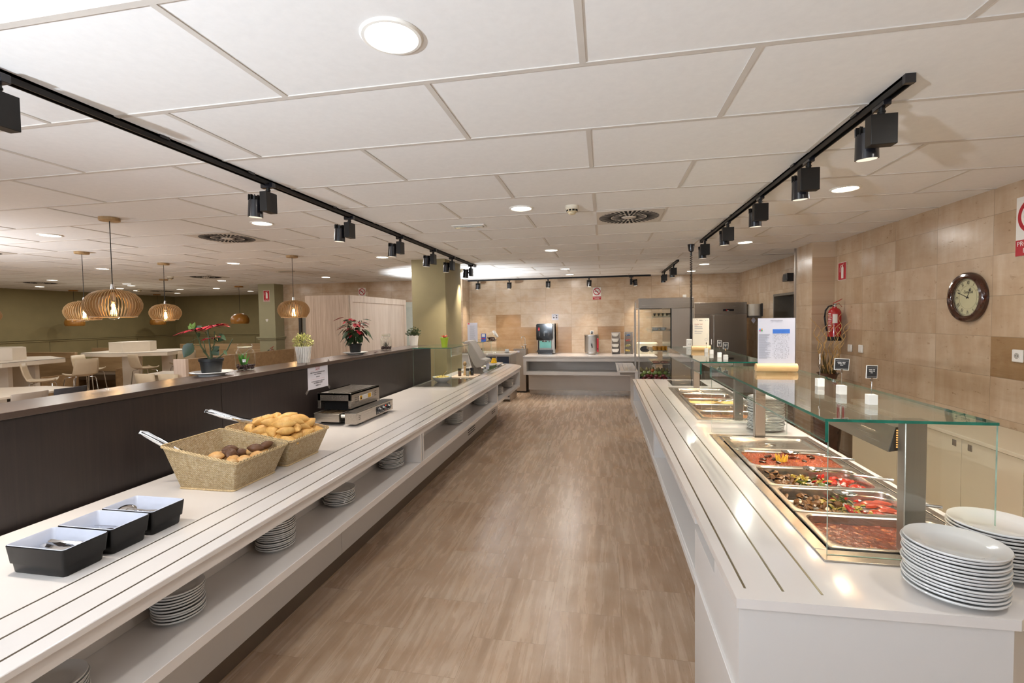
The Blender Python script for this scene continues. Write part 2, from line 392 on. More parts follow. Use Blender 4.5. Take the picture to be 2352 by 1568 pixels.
# ---------------------------------------------------------------- ceiling fittings
def downlight(x, y, label, first=[None], watt=P_DOWN, col=NEUT):
    if first[0] is None:
        t = thing('ceiling_downlight', label, 'ceiling light', (x, y, CZ), 0, 'round recessed downlights in the ceiling')
        MB().lathe([(.083, -.004), (.088, -.009), (.098, -.008), (.104, -.002), (.104, .001)], (x, y, CZ), 40).build('trim_ring', m_signw, t)
        MB().lathe([(.001, -.0045), (.084, -.0045)], (x, y, CZ), 40).build('diffuser', m_led, t)
        l = area_light('downlight_lamp', (0, 0, -.012), (0, 0, -1), .16, watt, col, parent=t); first[0] = t
        return t
    return dup(first[0], (x, y, CZ), 0, label)
dl = [(-.69, 1.516, 'largest round downlight overhead, nearest to the viewer'),
 (-3.2, 4.03, 'downlight left of the long black track, beside its second spotlight'),
 (-.69, 4.04, 'downlight in the middle aisle beside the smoke detector'),
 (1.80, 4.02, 'downlight between the right track and the stone wall, nearest one there'),
 (-5.70, 4.01, 'downlight over the dining side, left of the nearest slatted pendant'),
 (-3.23, 6.59, 'downlight just left of the olive column'),
 (-.71, 6.59, 'second downlight down the middle aisle, beyond the smoke detector'),
 (1.80, 6.6, 'downlight near the stone pillar on the right'),
 (-5.76, 6.58, 'downlight above between the dome pendant and the round vent'),
 (-.72, 9.14, 'third downlight down the middle aisle'),
 (-.72, 10.35, 'last downlight of the middle aisle, close to the back wall track'),
 (-5.80, 9.18, 'downlight in front of the wooden screens'),
 (1.80, 9.13, 'downlight over the kitchen corner beside the coiled cable'),
 (1.80, 10.43, 'farthest downlight over the kitchen fridges'),
 (-8.30, 6.59, 'downlight between two slatted pendants on the far left'),
 (-11.28, 7.93, 'far left downlight above the dark square vent'),
 (-13.4, 9.15, 'far left downlight closest to the olive wall'),
 (-10.9, 9.18, 'upper one of the close pair of downlights right of the big pendant cord'),
 (-11.34, 9.66, 'lower one of the close pair of downlights right of the big pendant cord'),
 (-12.43, 10.28, 'small far downlight left of the small smoke detector'),
 (-12.85, 11.1, 'small far downlight just under the small smoke detector'),
 (-8.35, 9.18, 'downlight below the far round vent in the dining ceiling'),
 (-10.32, 11.15, 'downlight left of the dome pendant cord, farther row'),
 (-10.35, 12.45, 'downlight next to the sage pillar, deepest row'),
 (-11.42, 11.1, 'downlight right of the middle slatted pendant cord'),
 (-12.92, 12.45, 'smallest downlight above the corner of the olive walls')]
dl += [(-3.2, 1.5, 'downlight beside the near end of the long track'), (1.8, 1.5, 'downlight above the plate stacks on the right counter')]+[(x, y, 'downlight of the dining side, nearer the viewer') for x, y in ((-5.7, 1.5), (-8.3, 4.03), (-8.3, 1.5), (-10.9, 4.03), (-13.4, 6.6), (-13.4, 4.03), (-5.7, -1), (-8.3, -1), (-10.9, 1.5))]
for x, y, lb in dl: downlight(x, y, lb)
def ceiling_vent(x, y, label, first=[None]):
    if first[0]: return dup(first[0], (x, y, CZ), 0, label)
    t = thing('ceiling_vent', label, 'air vent', (x, y, CZ), 0, 'square ceiling plates with round slotted air vents')
    MB().box(x-.297, x+.297, y-.297, y+.297, CZ-.010, CZ+.001).build('plate', m_vent, t, bevel=.003)
    s = MB()
    for k in range(40):
        a = 2*PI*k/40; X = Matrix.Translation((x, y, CZ-.0105)) @ Matrix.Rotation(a, 4, 'Z')
        s.box(.165, .275, -.011, .011, -.0008, .0002, X)
    for k in range(20):
        a = 2*PI*(k+.5)/20; X = Matrix.Translation((x, y, CZ-.0105)) @ Matrix.Rotation(a, 4, 'Z')
        s.box(.07, .155, -.010, .010, -.0008, .0002, X)
    s.build('slots', m_void, t, flat=True)
    MB().lathe([(.001, -.016), (.055, -.016), (.062, -.010)], (x, y, CZ), 24).build('centre_disc', m_vent, t)
    first[0] = t; return t
for x, y, lb in [(.237, 4.612, 'round slotted vent right of the smoke detector, near the middle of the ceiling'),
                 (-4.10, 4.612, 'round slotted vent left of the long black track'),
                 (-7.95, 8.33, 'far round slotted vent left of the sage pillar'),
                 (-7.82, 4.612, 'round slotted vent cut by the left picture edge'),
                 (-12.17, 8.33, 'dark round slotted vent low on the far left'),
                 (-12.4, 11.45, 'smallest round slotted vent behind the middle pendant cords')]: ceiling_vent(x, y, lb)
MB().box(-10.5, -9.9, 9.88, 10.48, CZ-.009, CZ+.001).single('ceiling_plate', m_vent, 'plain square ceiling plate between two downlights in the dining area', 'ceiling plate', (-10.2, 10.2, CZ), bevel=.003)
def smoke(x, y, label, first=[None]):
    if first[0]: return dup(first[0], (x, y, CZ), 0, label)
    t = thing('smoke_detector', label, 'smoke detector', (x, y, CZ), 0, 'smoke detectors')
    MB().lathe([(.058, .001), (.058, -.018), (.05, -.026), (.048, -.03)], (x, y, CZ), 24).build('base', flat('detector_white', 'ddd4c0', .5), t)
    MB().lathe([(.047, -.028), (.045, -.05), (.032, -.056), (.03, -.064), (.02, -.072), (.001, -.073)], (x, y, CZ), 24).build('sensor_head', flat('detector_cream', 'c8b896', .5), t)
    s = MB()
    for k in range(10):
        a = 2*PI*k/10; s.box(.040, .0475, -.010, .010, -.047, -.034, Matrix.Translation((x, y, CZ)) @ Matrix.Rotation(a, 4, 'Z'))
    s.build('openings', m_void, t, flat=True)
    first[0] = t; return t
smoke(-.258, 4.072, 'cream smoke detector between a downlight and the big round vent')
smoke(-8.50, 8.05, 'smoke detector over the dining area right of the paired pendant cords')
smoke(-12.3, 10.7, 'small far smoke detector above a downlight on the left')
smoke(-2.64, 8.585, 'smoke detector just behind the olive column')
def emergency(x, y, label, first=[None]):
    if first[0]: return dup(first[0], (x, y, CZ), 0, label)
    t = thing('emergency_light', label, 'emergency light', (x, y, CZ), 0, 'flat rectangular emergency lights')
    MB().box(x-.17, x+.17, y-.055, y+.055, CZ-.010, CZ+.001).build('housing', m_signw, t, bevel=.004)
    MB().box(x-.15, x+.15, y-.035, y+.035, CZ-.020, CZ-.010).build('cover', flat('prism_cover', 'b9bcb8', .15, var=.15, vs=60, coat=.4), t, bevel=.004)
    first[0] = t; return t
emergency(-1.334, 4.655, 'flat emergency light on the ceiling in the middle aisle')
emergency(-5.76, 7.86, 'flat emergency light on the ceiling beside the right slatted pendant cord')
s = MB().box(2.42, 2.93, 7.96, 8.03, CZ-.008, CZ+.001)
t = thing('linear_air_grille', 'thin dark slot grille in the ceiling beside the stone pillar', 'air vent', (2.67, 8.0, CZ))
s.build('frame', m_vent, t); MB().box(2.43, 2.92, 7.985, 8.005, CZ-.0095, CZ-.0075).build('slot', m_void, t)

# ---------------------------------------------------------------- track lights
def track(name, label, x0, x1, y0, y1, clips):
    cx, cy = (x0+x1)/2, (y0+y1)/2
    t = thing(name, label, 'light track', (cx, cy, CZ))
    b = MB(); w = .018; h = .036
    if x1-x0 < y1-y0:
        b.box(cx-w, cx-w+.006, y0, y1, CZ-h, CZ).box(cx+w-.006, cx+w, y0, y1, CZ-h, CZ).box(cx-w, cx+w, y0, y1, CZ-.012, CZ)
        es = MB().box(cx-w-.001, cx+w+.001, y0-.02, y0, CZ-h-.001, CZ), MB().box(cx-w-.001, cx+w+.001, y1, y1+.02, CZ-h-.001, CZ)
    else:
        b.box(x0, x1, cy-w, cy-w+.006, CZ-h, CZ).box(x0, x1, cy+w-.006, cy+w, CZ-h, CZ).box(x0, x1, cy-w, cy+w, CZ-.012, CZ)
        es = MB().box(x0-.02, x0, cy-w-.001, cy+w+.001, CZ-h-.001, CZ), MB().box(x1, x1+.02, cy-w-.001, cy+w+.001, CZ-h-.001, CZ)
    b.build('rail', m_black, t)
    for e in es: e.build('end_cap', m_blackp, t)
    for (x, y) in clips:
        MB().box(x-.028, x+.028, y-.028, y+.028, CZ-.014, CZ-.0005).build('mounting_clip', m_blackp, t)
    return t
track('light_track', 'black ceiling track running the whole length above the left counter', -2.2, -2.2, -1.0, 8.03, [(-2.2, y) for y in (2.06, 2.66, 3.6, 4.4, 5.2, 6.0, 6.8, 7.5)])
track('light_track', 'black ceiling track above the hot food counter on the right', 1.2, 1.2, 2.19, 6.25, [(1.2, y) for y in (2.55, 3.3, 4.0, 4.8, 5.6)])
track('light_track', 'black ceiling track across the back wall above the coffee counter', -3.18, 1.02, 11.0, 11.0, [(x, 11.0) for x in (-2.95, -1.75, -.55, .65)])
track('light_track', 'short black ceiling track near the coiled cable', 1.22, 1.22, 8.30, 10.40, [(1.22, 8.7), (1.22, 9.9)])
def spotlight(x, y, rz, label, group, first=[None], lit=True):
    if first[0]: return dup(first[0], (x, y, CZ-.036), rz, label, group)
    t = thing('track_spotlight', label, 'spotlight', (x, y, CZ-.036), 0, group)
    B = lambda mb, n, m, **k: mb.build(n, m, t, world=False, **k)
    B(MB().box(-.016, .016, -.045, .045, -.018, .014), 'adapter', m_blackp, bevel=.002)
    B(MB().cyl((0, 0, -.018), (0, 0, -.05), .013, n=14).cyl((0, 0, -.03), (0, 0, -.036), .016, n=14), 'stem', m_black)
    B(MB().box(-.052, .052, -.026, .026, -.178, -.048), 'gear_box', m_black, bevel=.002)
    a = math.radians(14); ax = Vector((math.sin(a)*.2, .35*math.sin(a), -1)).normalized()
    c = Vector((-.012, .090, -.144))
    h = MB().cyl(c-ax*.05, c+ax*.062, .044, .047, n=28)
    hd = B(h, 'lamp_head', m_blackp)
    f = MB(); q = (-ax).to_track_quat('Z', 'X').to_matrix().to_4x4(); X = Matrix.Translation(c-ax*.05) @ q
    for k in range(12):
        f.box(.026, .046, -.002, .002, -.005, .032, X @ Matrix.Rotation(2*PI*k/12, 4, 'Z'))
    f.cyl(X @ Vector((0, 0, 0)), X @ Vector((0, 0, .026)), .03, n=16)
    o = f.build('cooling_fins', m_black, hd, world=False)
    B(MB().cyl((0, .02, -.10), (-.006, .05, -.13), .010, n=10), 'pivot_arm', m_black)
    B(MB().cyl(c+ax*.0625, c+ax*.0635, .040, n=28), 'lens', m_lens)
    l = area_light('spot_lamp', c+ax*.07, c+ax*1.0, .07, P_SPOT, WARM, spread=math.radians(75), parent=t)
    first[0] = t; return t
nth = ['nearest', 'second', 'third', 'fourth', 'fifth', 'sixth', 'farthest']
for k, (y, lb) in enumerate([(2.37, 'nearest, largest spotlight on the right-hand track'), (3.12, 'second spotlight on the right-hand track'), (4.0, 'third spotlight on the right-hand track'), (4.98, 'fourth spotlight on the right-hand track'), (6.05, 'farthest spotlight on the right-hand track')]):
    spotlight(1.2, y, 0, 'black '+lb, 'spotlights on the right-hand track')
for y, lb in [(1.40, 'spotlight cut by the left picture edge on the long track'), (2.84, 'spotlight on the long track nearest to the round vent'), (3.87, 'third spotlight on the long left track'), (4.93, 'fourth spotlight on the long left track'), (5.96, 'fifth spotlight on the long left track, left of the column'), (6.75, 'spotlight on the long track throwing its beam down the olive column'), (7.76, 'last spotlight on the long left track, right of the column')]:
    spotlight(-2.2, y, PI/2, 'black '+lb, 'spotlights on the long left track')
for x, lb, r in [(-2.95, 'leftmost spotlight on the back wall track', PI), (-2.187, 'second spotlight on the back wall track', PI), (-1.267, 'middle spotlight of the back wall track', PI), (-.326, 'spotlight just above the no smoking sign on the back track', PI), (.613, 'rightmost spotlight on the back wall track with its head turned sideways', -PI/2)]:
    spotlight(x, 11.0, r, 'black '+lb, 'spotlights on the back wall track')
spotlight(1.22, 10.09, 0, 'farther spotlight on the short track', 'spotlights on the short track')
spotlight(1.22, 8.80, 0, 'nearer spotlight on the short track', 'spotlights on the short track')

# ---------------------------------------------------------------- pendants of the dining area
def pendant(x, y, label, first=[None]):
    if first[0]: return dup(first[0], (x, y, CZ), random.random(), label)
    t = thing('slatted_pendant_lamp', label, 'pendant lamp', (0, 0, 0), 0, 'slatted wooden pendant lamps')
    t.location = (x, y, CZ)
    B = lambda mb, n, m, p=t, **k: mb.build(n, m, p, world=False, **k)
    B(MB().lathe([(.001, -.030), (.074, -.030), (.078, -.026), (.078, -.001), (.001, 0)], n=32), 'ceiling_rose', m_birch)
    B(MB().cyl((0, 0, -.03), (0, 0, -.60), .0035, n=8), 'cord', m_rub)
    B(MB().cyl((0, 0, -.59), (0, 0, -.64), .012, .018, n=12).cyl((0, 0, -.64), (0, 0, -.735), .022, n=16), 'lamp_holder', m_chrome)
    R, zt, zb = .212, -.640, -.876
    prof = [(.05, zt), (.11, zt-.008), (.160, zt-.033), (.196, zt-.075), (.213, zt-.122), (.210, zt-.162), (.192, zb+.035), (.168, zb)]
    s = MB()
    for k in range(50):
        X = Matrix.Rotation(2*PI*k/50, 4, 'Z')
        lo = [[(r, -.0022, z), (r, .0022, z), (r-.022 if r > .1 else r-.015, .0022, z-(.018 if i < 3 else 0)), (r-.022 if r > .1 else r-.015, -.0022, z-(.018 if i < 3 else 0))] for i, (r, z) in enumerate(prof)]
        s.loft(lo, X=X)
    sh = B(s, 'lamp_shade', m_birch)
    B(MB().lathe([(.168, zb), (.170, zb-.008), (.15, zb-.008), (.15, zb)], n=48), 'shade_ring', m_birch, sh)
    B(MB().lathe([(.03, zt), (.065, zt+.004), (.065, zt-.006), (.03, zt-.008)], n=32), 'top_collar', m_birch, sh)
    B(MB().lathe([(.018, -.735), (.026, -.76), (.05, -.80), (.062, -.84), (.055, -.875), (.03, -.897), (.001, -.905)], n=24), 'bulb', m_jar)
    f = MB()
    for k in range(6):
        a = 2*PI*k/6; f.cyl((.008*math.cos(a), .008*math.sin(a), -.765), (.02*math.cos(a), .02*math.sin(a), -.855), .0028, n=5)
    B(f, 'filament', m_bulb)
    l = bpy.data.lights.new('bulb_light', 'POINT'); l.energy = P_BULB; l.color = (1, .66, .34); l.shadow_soft_size = .03
    o = bpy.data.objects.new('bulb_light', l); C.objects.link(o); o.location = (0, 0, -.81); o.parent = t
    first[0] = t; return t
for x, y, lb in [(-4.31, 3.50, 'largest, nearest slatted wooden pendant lamp, lit'), (-6.64, 5.02, 'lit slatted pendant lamp just left of the largest one'),
                 (-6.74, 6.27, 'lit slatted pendant lamp above the red-leaved potted plant'), (-4.37, 6.09, 'lit slatted pendant lamp right of the sage pillar'),
                 (-9.62, 5.78, 'lit slatted pendant lamp cut by the left picture edge'), (-9.16, 8.51, 'slatted pendant lamp hidden behind the middle one, only its cord and rose show')]: pendant(x, y, lb)
def dome(x, y, label, first=[None]):
    if first[0]: return dup(first[0], (x, y, CZ), 0, label)
    t = thing('dome_pendant_lamp', label, 'pendant lamp', (x, y, CZ), 0, 'solid wooden dome pendant lamps')
    B = lambda mb, n, m, **k: mb.build(n, m, t, world=False, **k)
    B(MB().lathe([(.001, -.03), (.10, -.03), (.10, -.001), (.001, 0)], n=24), 'ceiling_rose', m_dome)
    B(MB().cyl((0, 0, -.03), (0, 0, -.70), .004, n=8), 'cord', m_rub)
    pr = [(.02, -.70), (.08, -.708), (.14, -.735), (.185, -.78), (.212, -.84), (.218, -.90), (.205, -.95), (.19, -.97)]
    B(MB().lathe(pr+[(r-.008, z) for r, z in reversed(pr)], n=40), 'lamp_shade', m_dome)
    l = bpy.data.lights.new('bulb_light', 'POINT'); l.energy = 2; l.color = (1, .7, .4); l.shadow_soft_size = .04
    o = bpy.data.objects.new('bulb_light', l); C.objects.link(o); o.location = (0, 0, -.85); o.parent = t
    B(MB().ball((0, 0, -.83), .04, 14, 9), 'bulb', m_signw)
    first[0] = t; return t
for x, y, lb in [(-9.25, 10.72, 'solid wooden dome pendant lamp left of the sage pillar'), (-14.1, 10.4, 'solid wooden dome pendant partly hidden behind a slatted one on the left'), (-14.0, 12.75, 'far dome pendant peeking out left of the middle slatted one')]: dome(x, y, lb)
# ---------------------------------------------------------------- left buffet counter
T = .884
def offset_poly_box(mb, poly, z0, z1): mb.prism(poly, z0, z1)
lc = thing('buffet_counter', 'long white left-hand buffet counter with open plate shelf, running to the rounded far end', 'counter', (-1.9, 3.7, 0))
wt = [(-2.405, -.8), (-1.44, -.8), (-1.44, 8.15), (-1.455, 8.33), (-1.51, 8.50), (-1.60, 8.65), (-1.73, 8.77), (-1.90, 8.83), (-2.405, 8.84)]
MB().prism(wt, T-.024, T).build('worktop', m_white, lc, bevel=.004)
MB().box(-2.40, -1.452, -.78, 8.15, .815, T-.024).box(-2.40, -1.60, 8.15, 8.6, .815, T-.024).build('apron', m_white, lc)
b = MB().box(-1.752, -1.45, -.78, 8.12, .548, .590).box(-2.38, -1.752, -.78, 8.5, .548, .815)
b.box(-1.752, -1.45, 8.10, 8.13, .59, .815)
b.build('shelf', m_white, lc, bevel=.002)
for y in (3.55, 3.595, 6.315, 6.345):
    MB().box(-1.752, -1.449, y, y+.022, .59, .815).build('shelf_divider', m_white, lc, bevel=.001)
MB().box(-2.38, -1.82, -.78, 2.979, .10, .548).build('lower_panel', m_lam, lc)
MB().box(-2.38, -1.82, 2.983, 7.95, .10, .548).build('lower_panel', m_lam, lc)
MB().box(-2.36, -1.835, -.76, 7.93, 0, .10).build('plinth', m_kick, lc)
for x in (-1.505, -1.612, -1.722):
    MB().box(x-.0035, x+.0035, -.8, 8.3 if x < -1.6 else 8.2, T-.003, T+.0008).build('steel_inlay', steel('inlay_steel', '80776a', .35, 1), lc, flat=True)
for y0, zs in ((6.13, (.165, .196, .227)), (7.50, (.178, .207))):
    for z in zs: MB().box(-1.8205, -1.8185, y0, y0+(.36 if y0 < 7 else .26), z-.005, z+.005).build('vent_slot', m_void, lc, flat=True)
# ---------------------------------------------------------------- plates
def plate_proto(name, label, R, mat, h=.022):
    t = [(.001, .004), (.55*R, .004), (.60*R, 0), (.64*R, 0), (.66*R, .006), (.96*R, h-.0055), (R-.001, h-.0045), (R+.0005, h-.001), (R-.001, h+.002), (.95*R, h+.001), (.68*R, .012), (.62*R, .0085), (.001, .0085)]
    return MB().lathe(t, n=48).single(name, mat, label, 'plate', (0, 0, 0), None)
def stack(x, y, z, n, R, label_mid, label_top, group, pitch, mat=None, jig=.0035, jumps={}, proto={}):
    mat = mat or m_china; key = (round(R, 3), mat.name); z0 = z
    for k in range(n):
        if key not in proto:
            o = plate_proto('dinner_plate', label_mid, R, mat); proto[key] = o
        else:
            o = proto[key].copy(); C.objects.link(o)
        o.location = (x+random.uniform(-jig, jig), y+random.uniform(-jig, jig), z0); z0 += pitch+jumps.get(k, 0)
        o['label'] = label_top if k == n-1 else label_mid; o['group'] = group; o['category'] = 'plate'
SH = .590
for (x, y, n, R, wh, jm) in [(-1.650, 1.10, 6, .088, 'left shelf stack cut by the bottom picture edge', {}),
        (-1.645, 1.535, 10, .090, 'slipped near stack on the left shelf', {4: .004}),
        (-1.645, 2.095, 14, .092, 'tallest near plate stack on the left shelf', {}),
        (-1.645, 2.68, 8, .094, 'low plate stack, third whole one on the left shelf', {}),
        (-1.645, 3.42, 11, .096, 'plate stack just before the first left shelf divider', {5: .004}),
        (-1.640, 4.98, 11, .100, 'plate stack alone in the middle shelf bay', {}),
        (-1.635, 6.12, 13, .098, 'plate stack at the far end of the middle shelf bay', {}),
        (-1.610, 7.00, 9, .098, 'shorter plate stack in the last shelf bay', {}),
        (-1.600, 7.75, 12, .100, 'stack at the rounded far end of the left shelf', {})]:
    stack(x, y, SH, n, R, 'white plate in the '+wh, 'topmost plate of the '+wh, wh, .0105, m_chinad, jumps=jm)

# ---------------------------------------------------------------- dark divider wall behind the counter
dv = thing('divider_wall', 'low dark brown laminate divider behind the left counter', 'divider', (-2.57, 2.8, 0))
MB().box(-2.70, -2.436, -1.0, 2.638, 0, 1.342).build('panel', m_dark, dv)
MB().box(-2.70, -2.436, 2.643, 6.41, 0, 1.342).build('panel', m_dark, dv)
MB().box(-2.69, -2.440, 2.636, 2.645, 0, 1.34).build('joint', flat('joint_brown', '6d5848', .6), dv, flat=True)
MB().box(-2.755, -2.424, -1.0, 6.415, 1.345, 1.375).build('top', m_darktop, dv, bevel=.002)
DZ = 1.375
# notice taped to the divider
no = thing('taped_notice', 'white AVISO notice taped to the dark divider behind the toaster', 'notice', (-2.4345, 3.69, 1.26))
MB().box(-2.4355, -2.4345, 3.548, 3.84, 1.157, 1.362).build('sheet', m_paper, no, flat=True)
text('red_heading', 'AVISO', .026, (-2.434, 3.69, 1.343), RXR, m_inkr, no); text('red_heading', 'NOTE', .022, (-2.434, 3.69, 1.322), RXR, m_inkr, no)
text('text_line', 'POR FAVOR NO INTRODUCIR NADA', .0125, (-2.434, 3.69, 1.296), RXR, m_ink, no); text('text_line', 'EN EL TOSTADOR', .0125, (-2.434, 3.69, 1.281), RXR, m_ink, no)
text('text_line', 'GRACIAS', .0125, (-2.434, 3.69, 1.258), RXR, m_ink, no)
text('text_line', 'DO NOT INTRODUCE INSIDE OF', .0125, (-2.434, 3.69, 1.220), RXR, m_ink, no); text('text_line', 'THE TOASTER, PLEASE', .0125, (-2.434, 3.69, 1.205), RXR, m_ink, no)
text('text_line', 'THANK YOU', .0125, (-2.434, 3.69, 1.185), RXR, m_ink, no)
r = MB().box(-2.4345, -2.434, 3.59, 3.70, 1.3095, 1.3105).box(-2.4345, -2.434, 3.59, 3.79, 1.239, 1.2398); r.build('ruled_line', m_inkr, no, flat=True)
for yy, zz, a in ((3.545, 1.365, .8), (3.845, 1.365, -.8), (3.54, 1.15, -.8), (3.845, 1.155, .8)):
    MB().box(-.0003, .0003, -.012, .012, -.03, .03, Matrix.Translation((-2.4352, yy, zz)) @ Matrix.Rotation(a, 4, 'X')).build('tape', flat('clear_tape', '6a645e', .3), no, flat=True)

# ---------------------------------------------------------------- cutlery bins
def bin_(y0, y1, label, first=[None]):
    if first[0]: return dup(first[0], (-1.893, (y0+y1)/2, T), 0, label)
    t = thing('cutlery_bin', label, 'cutlery bin', (0, 0, 0), 0, 'black and white cutlery bins')
    w, d, h = .252, .153, .098
    out = [rrect(0, 0, w-.036, d-.03, .012, z=0), rrect(0, 0, w-.030, d-.024, .014, z=.004), rrect(0, 0, w-.022, d-.018, .014, z=.034), rrect(0, 0, w-.012, d-.010, .014, z=.036), rrect(0, 0, w, d, .012, z=h-.002), rrect(0, 0, w-.003, d-.003, .012, z=h)]
    MB().loft(out, True, False).build('outer_shell', flat('bin_black', '0f0c0a', .3, spec=.25), t, world=False)
    inn = [rrect(0, 0, w-.004, d-.004, .012, z=h+.0005), rrect(0, 0, w-.010, d-.010, .010, z=h+.0015), rrect(0, 0, w-.016, d-.014, .010, z=h-.003), rrect(0, 0, w-.040, d-.036, .010, z=.012), rrect(0, 0, w-.06, d-.056, .01, z=.008)]
    MB().loft(inn, False, True).build('white_liner', flat('bin_white', 'bcc1cf', .25, coat=.2), t, world=False)
    first[0] = t; t.location = (-1.893, (y0+y1)/2, T); return t
bin_(1.232, 1.386, 'nearest black and white bin, holding knives')
bin_(1.390, 1.544, 'middle black and white bin, holding forks')
bin_(1.548, 1.702, 'farthest of the three black and white bins, holding spoons')
def knife():
    m = MB(); m.loft([[(-.10, -.007, 0), (-.10, .007, 0), (-.10, .007, .004), (-.10, -.007, .004)], [(-.0, -.005, 0), (0, .005, 0), (0, .005, .004), (0, -.005, .004)], [(.015, -.009, 0), (.015, .009, 0), (.015, .009, .0015), (.015, -.009, .0015)], [(.10, -.003, 0), (.10, .006, 0), (.10, .006, .001), (.10, -.003, .001)]])
    return m.single('table_knife', m_chrome, 'steel table knife lying in the nearest bin', 'knife', (0, 0, 0), 'knives in the nearest bin', bevel=.0008)
def spoon(name, label, cat, group, bowl=.022, ln=.19):
    m = MB(); m.loft([[(-ln*.55, -.007, 0), (-ln*.55, .007, 0), (-ln*.55, .007, .003), (-ln*.55, -.007, .003)], [(-.01, -.0035, .006), (-.01, .0035, .006), (-.01, .0035, .009), (-.01, -.0035, .009)], [(.03, -.004, .002), (.03, .004, .002), (.03, .004, .005), (.03, -.004, .005)]])
    b = [[(.055+s*.032*math.cos(a), s*bowl*math.sin(a), z) for a in [2*PI*k/16 for k in range(16)]] for s, z in ((.05, -.004), (.5, -.002), (.85, .002), (1, .006), (.97, .0075), (.8, .004), (.5, .0005), (.05, -.002))]
    m.loft(b); return m.single(name, m_chrome, label, cat, (0, 0, 0), group)
def fork():
    m = MB(); m.loft([[(-.10, -.007, 0), (-.10, .007, 0), (-.10, .007, .003), (-.10, -.007, .003)], [(.02, -.003, .005), (.02, .003, .005), (.02, .003, .008), (.02, -.003, .008)], [(.04, -.011, 0), (.04, .011, 0), (.04, .011, .002), (.04, -.011, .002)]])
    for k in range(4): m.box(.04, .095, -.011+k*.0062, -.011+k*.0062+.0034, .0, .002)
    return m.single('table_fork', m_chrome, 'steel table fork lying in the middle bin', 'fork', (0, 0, 0), 'forks in the middle bin')
k0 = knife()
for k in range(14):
    o = k0 if k == 0 else dup(k0); o.location = (-1.885+random.uniform(-.012, .012), 1.262+.0075*k, T+.052+.006*(k % 3)); o.rotation_euler = (random.uniform(-.5, .5), random.uniform(-.06, .06), random.uniform(-.28, .28)+(PI if k % 4 == 0 else 0))
f0 = fork()
for k in range(6):
    o = f0 if k == 0 else dup(f0); o.location = (-1.885+random.uniform(-.01, .01), 1.435+.012*k, T+.044+.005*(k % 3)); o.rotation_euler = (random.uniform(-.5, .5), -.05, random.uniform(-.25, .25))
s0 = spoon('table_spoon', 'steel table spoon lying in the farthest bin', 'spoon', 'spoons in the farthest bin')
for k in range(5):
    o = s0 if k == 0 else dup(s0); o.location = (-1.89+random.uniform(-.01, .01), 1.595+.014*k, T+.044+.005*(k % 3)); o.rotation_euler = (random.uniform(-.3, .3), 0, random.uniform(-.3, .3))
ls = spoon('serving_spoon', 'large spoon with shiny round bowl standing out of the farthest bin', 'serving spoon', None, .030, .2)
ls.location = (-1.90, 1.625, T+.075); ls.rotation_euler = (PI*.9, -.15, PI+.4); ls.scale = (1.1, 1.1, 1.1)

# ---------------------------------------------------------------- bread baskets
def wicker():
    m, nt, b = newmat('wicker')
    sep = nt.nodes.new('ShaderNodeSeparateXYZ'); L(nt, pos(nt), sep.inputs[0])
    ad = nt.nodes.new('ShaderNodeMath'); L(nt, sep.outputs[0], ad.inputs[0]); L(nt, sep.outputs[1], ad.inputs[1])
    cb = nt.nodes.new('ShaderNodeCombineXYZ'); L(nt, ad.outputs[0], cb.inputs[0]); L(nt, sep.outputs[2], cb.inputs[1])
    br = nt.nodes.new('ShaderNodeTexBrick'); br.offset = .5; L(nt, cb.outputs[0], br.inputs[0]); br.inputs['Scale'].default_value = 1
    br.inputs['Brick Width'].default_value = .0105; br.inputs['Row Height'].default_value = .0058; br.inputs['Mortar Size'].default_value = .0011; br.inputs['Mortar Smooth'].default_value = 1
    br.inputs['Color1'].default_value = hexc('dcc9a6'); br.inputs['Color2'].default_value = hexc('c9b18a'); br.inputs['Mortar'].default_value = hexc('4f3d26')
    nz = noise(nt, pos(nt), 60, 2)
    L(nt, mix(nt, br.outputs['Color'], ramp(nt, nz, [(.3, 'd8c39a'), (.7, 'ffffff')]), .7, 'MULTIPLY'), b.inputs['Base Color']); b.inputs['Roughness'].default_value = .6
    inv = nt.nodes.new('ShaderNodeMath'); inv.operation = 'SUBTRACT'; inv.inputs[0].default_value = 1; L(nt, br.outputs['Fac'], inv.inputs[1])
    bump(nt, b, inv.outputs[0], .8, .003); return m
m_wick = wicker(); m_rimw = flat('wicker_rim', 'bda47a', .6, var=.25, vs=90, bmp=.4)
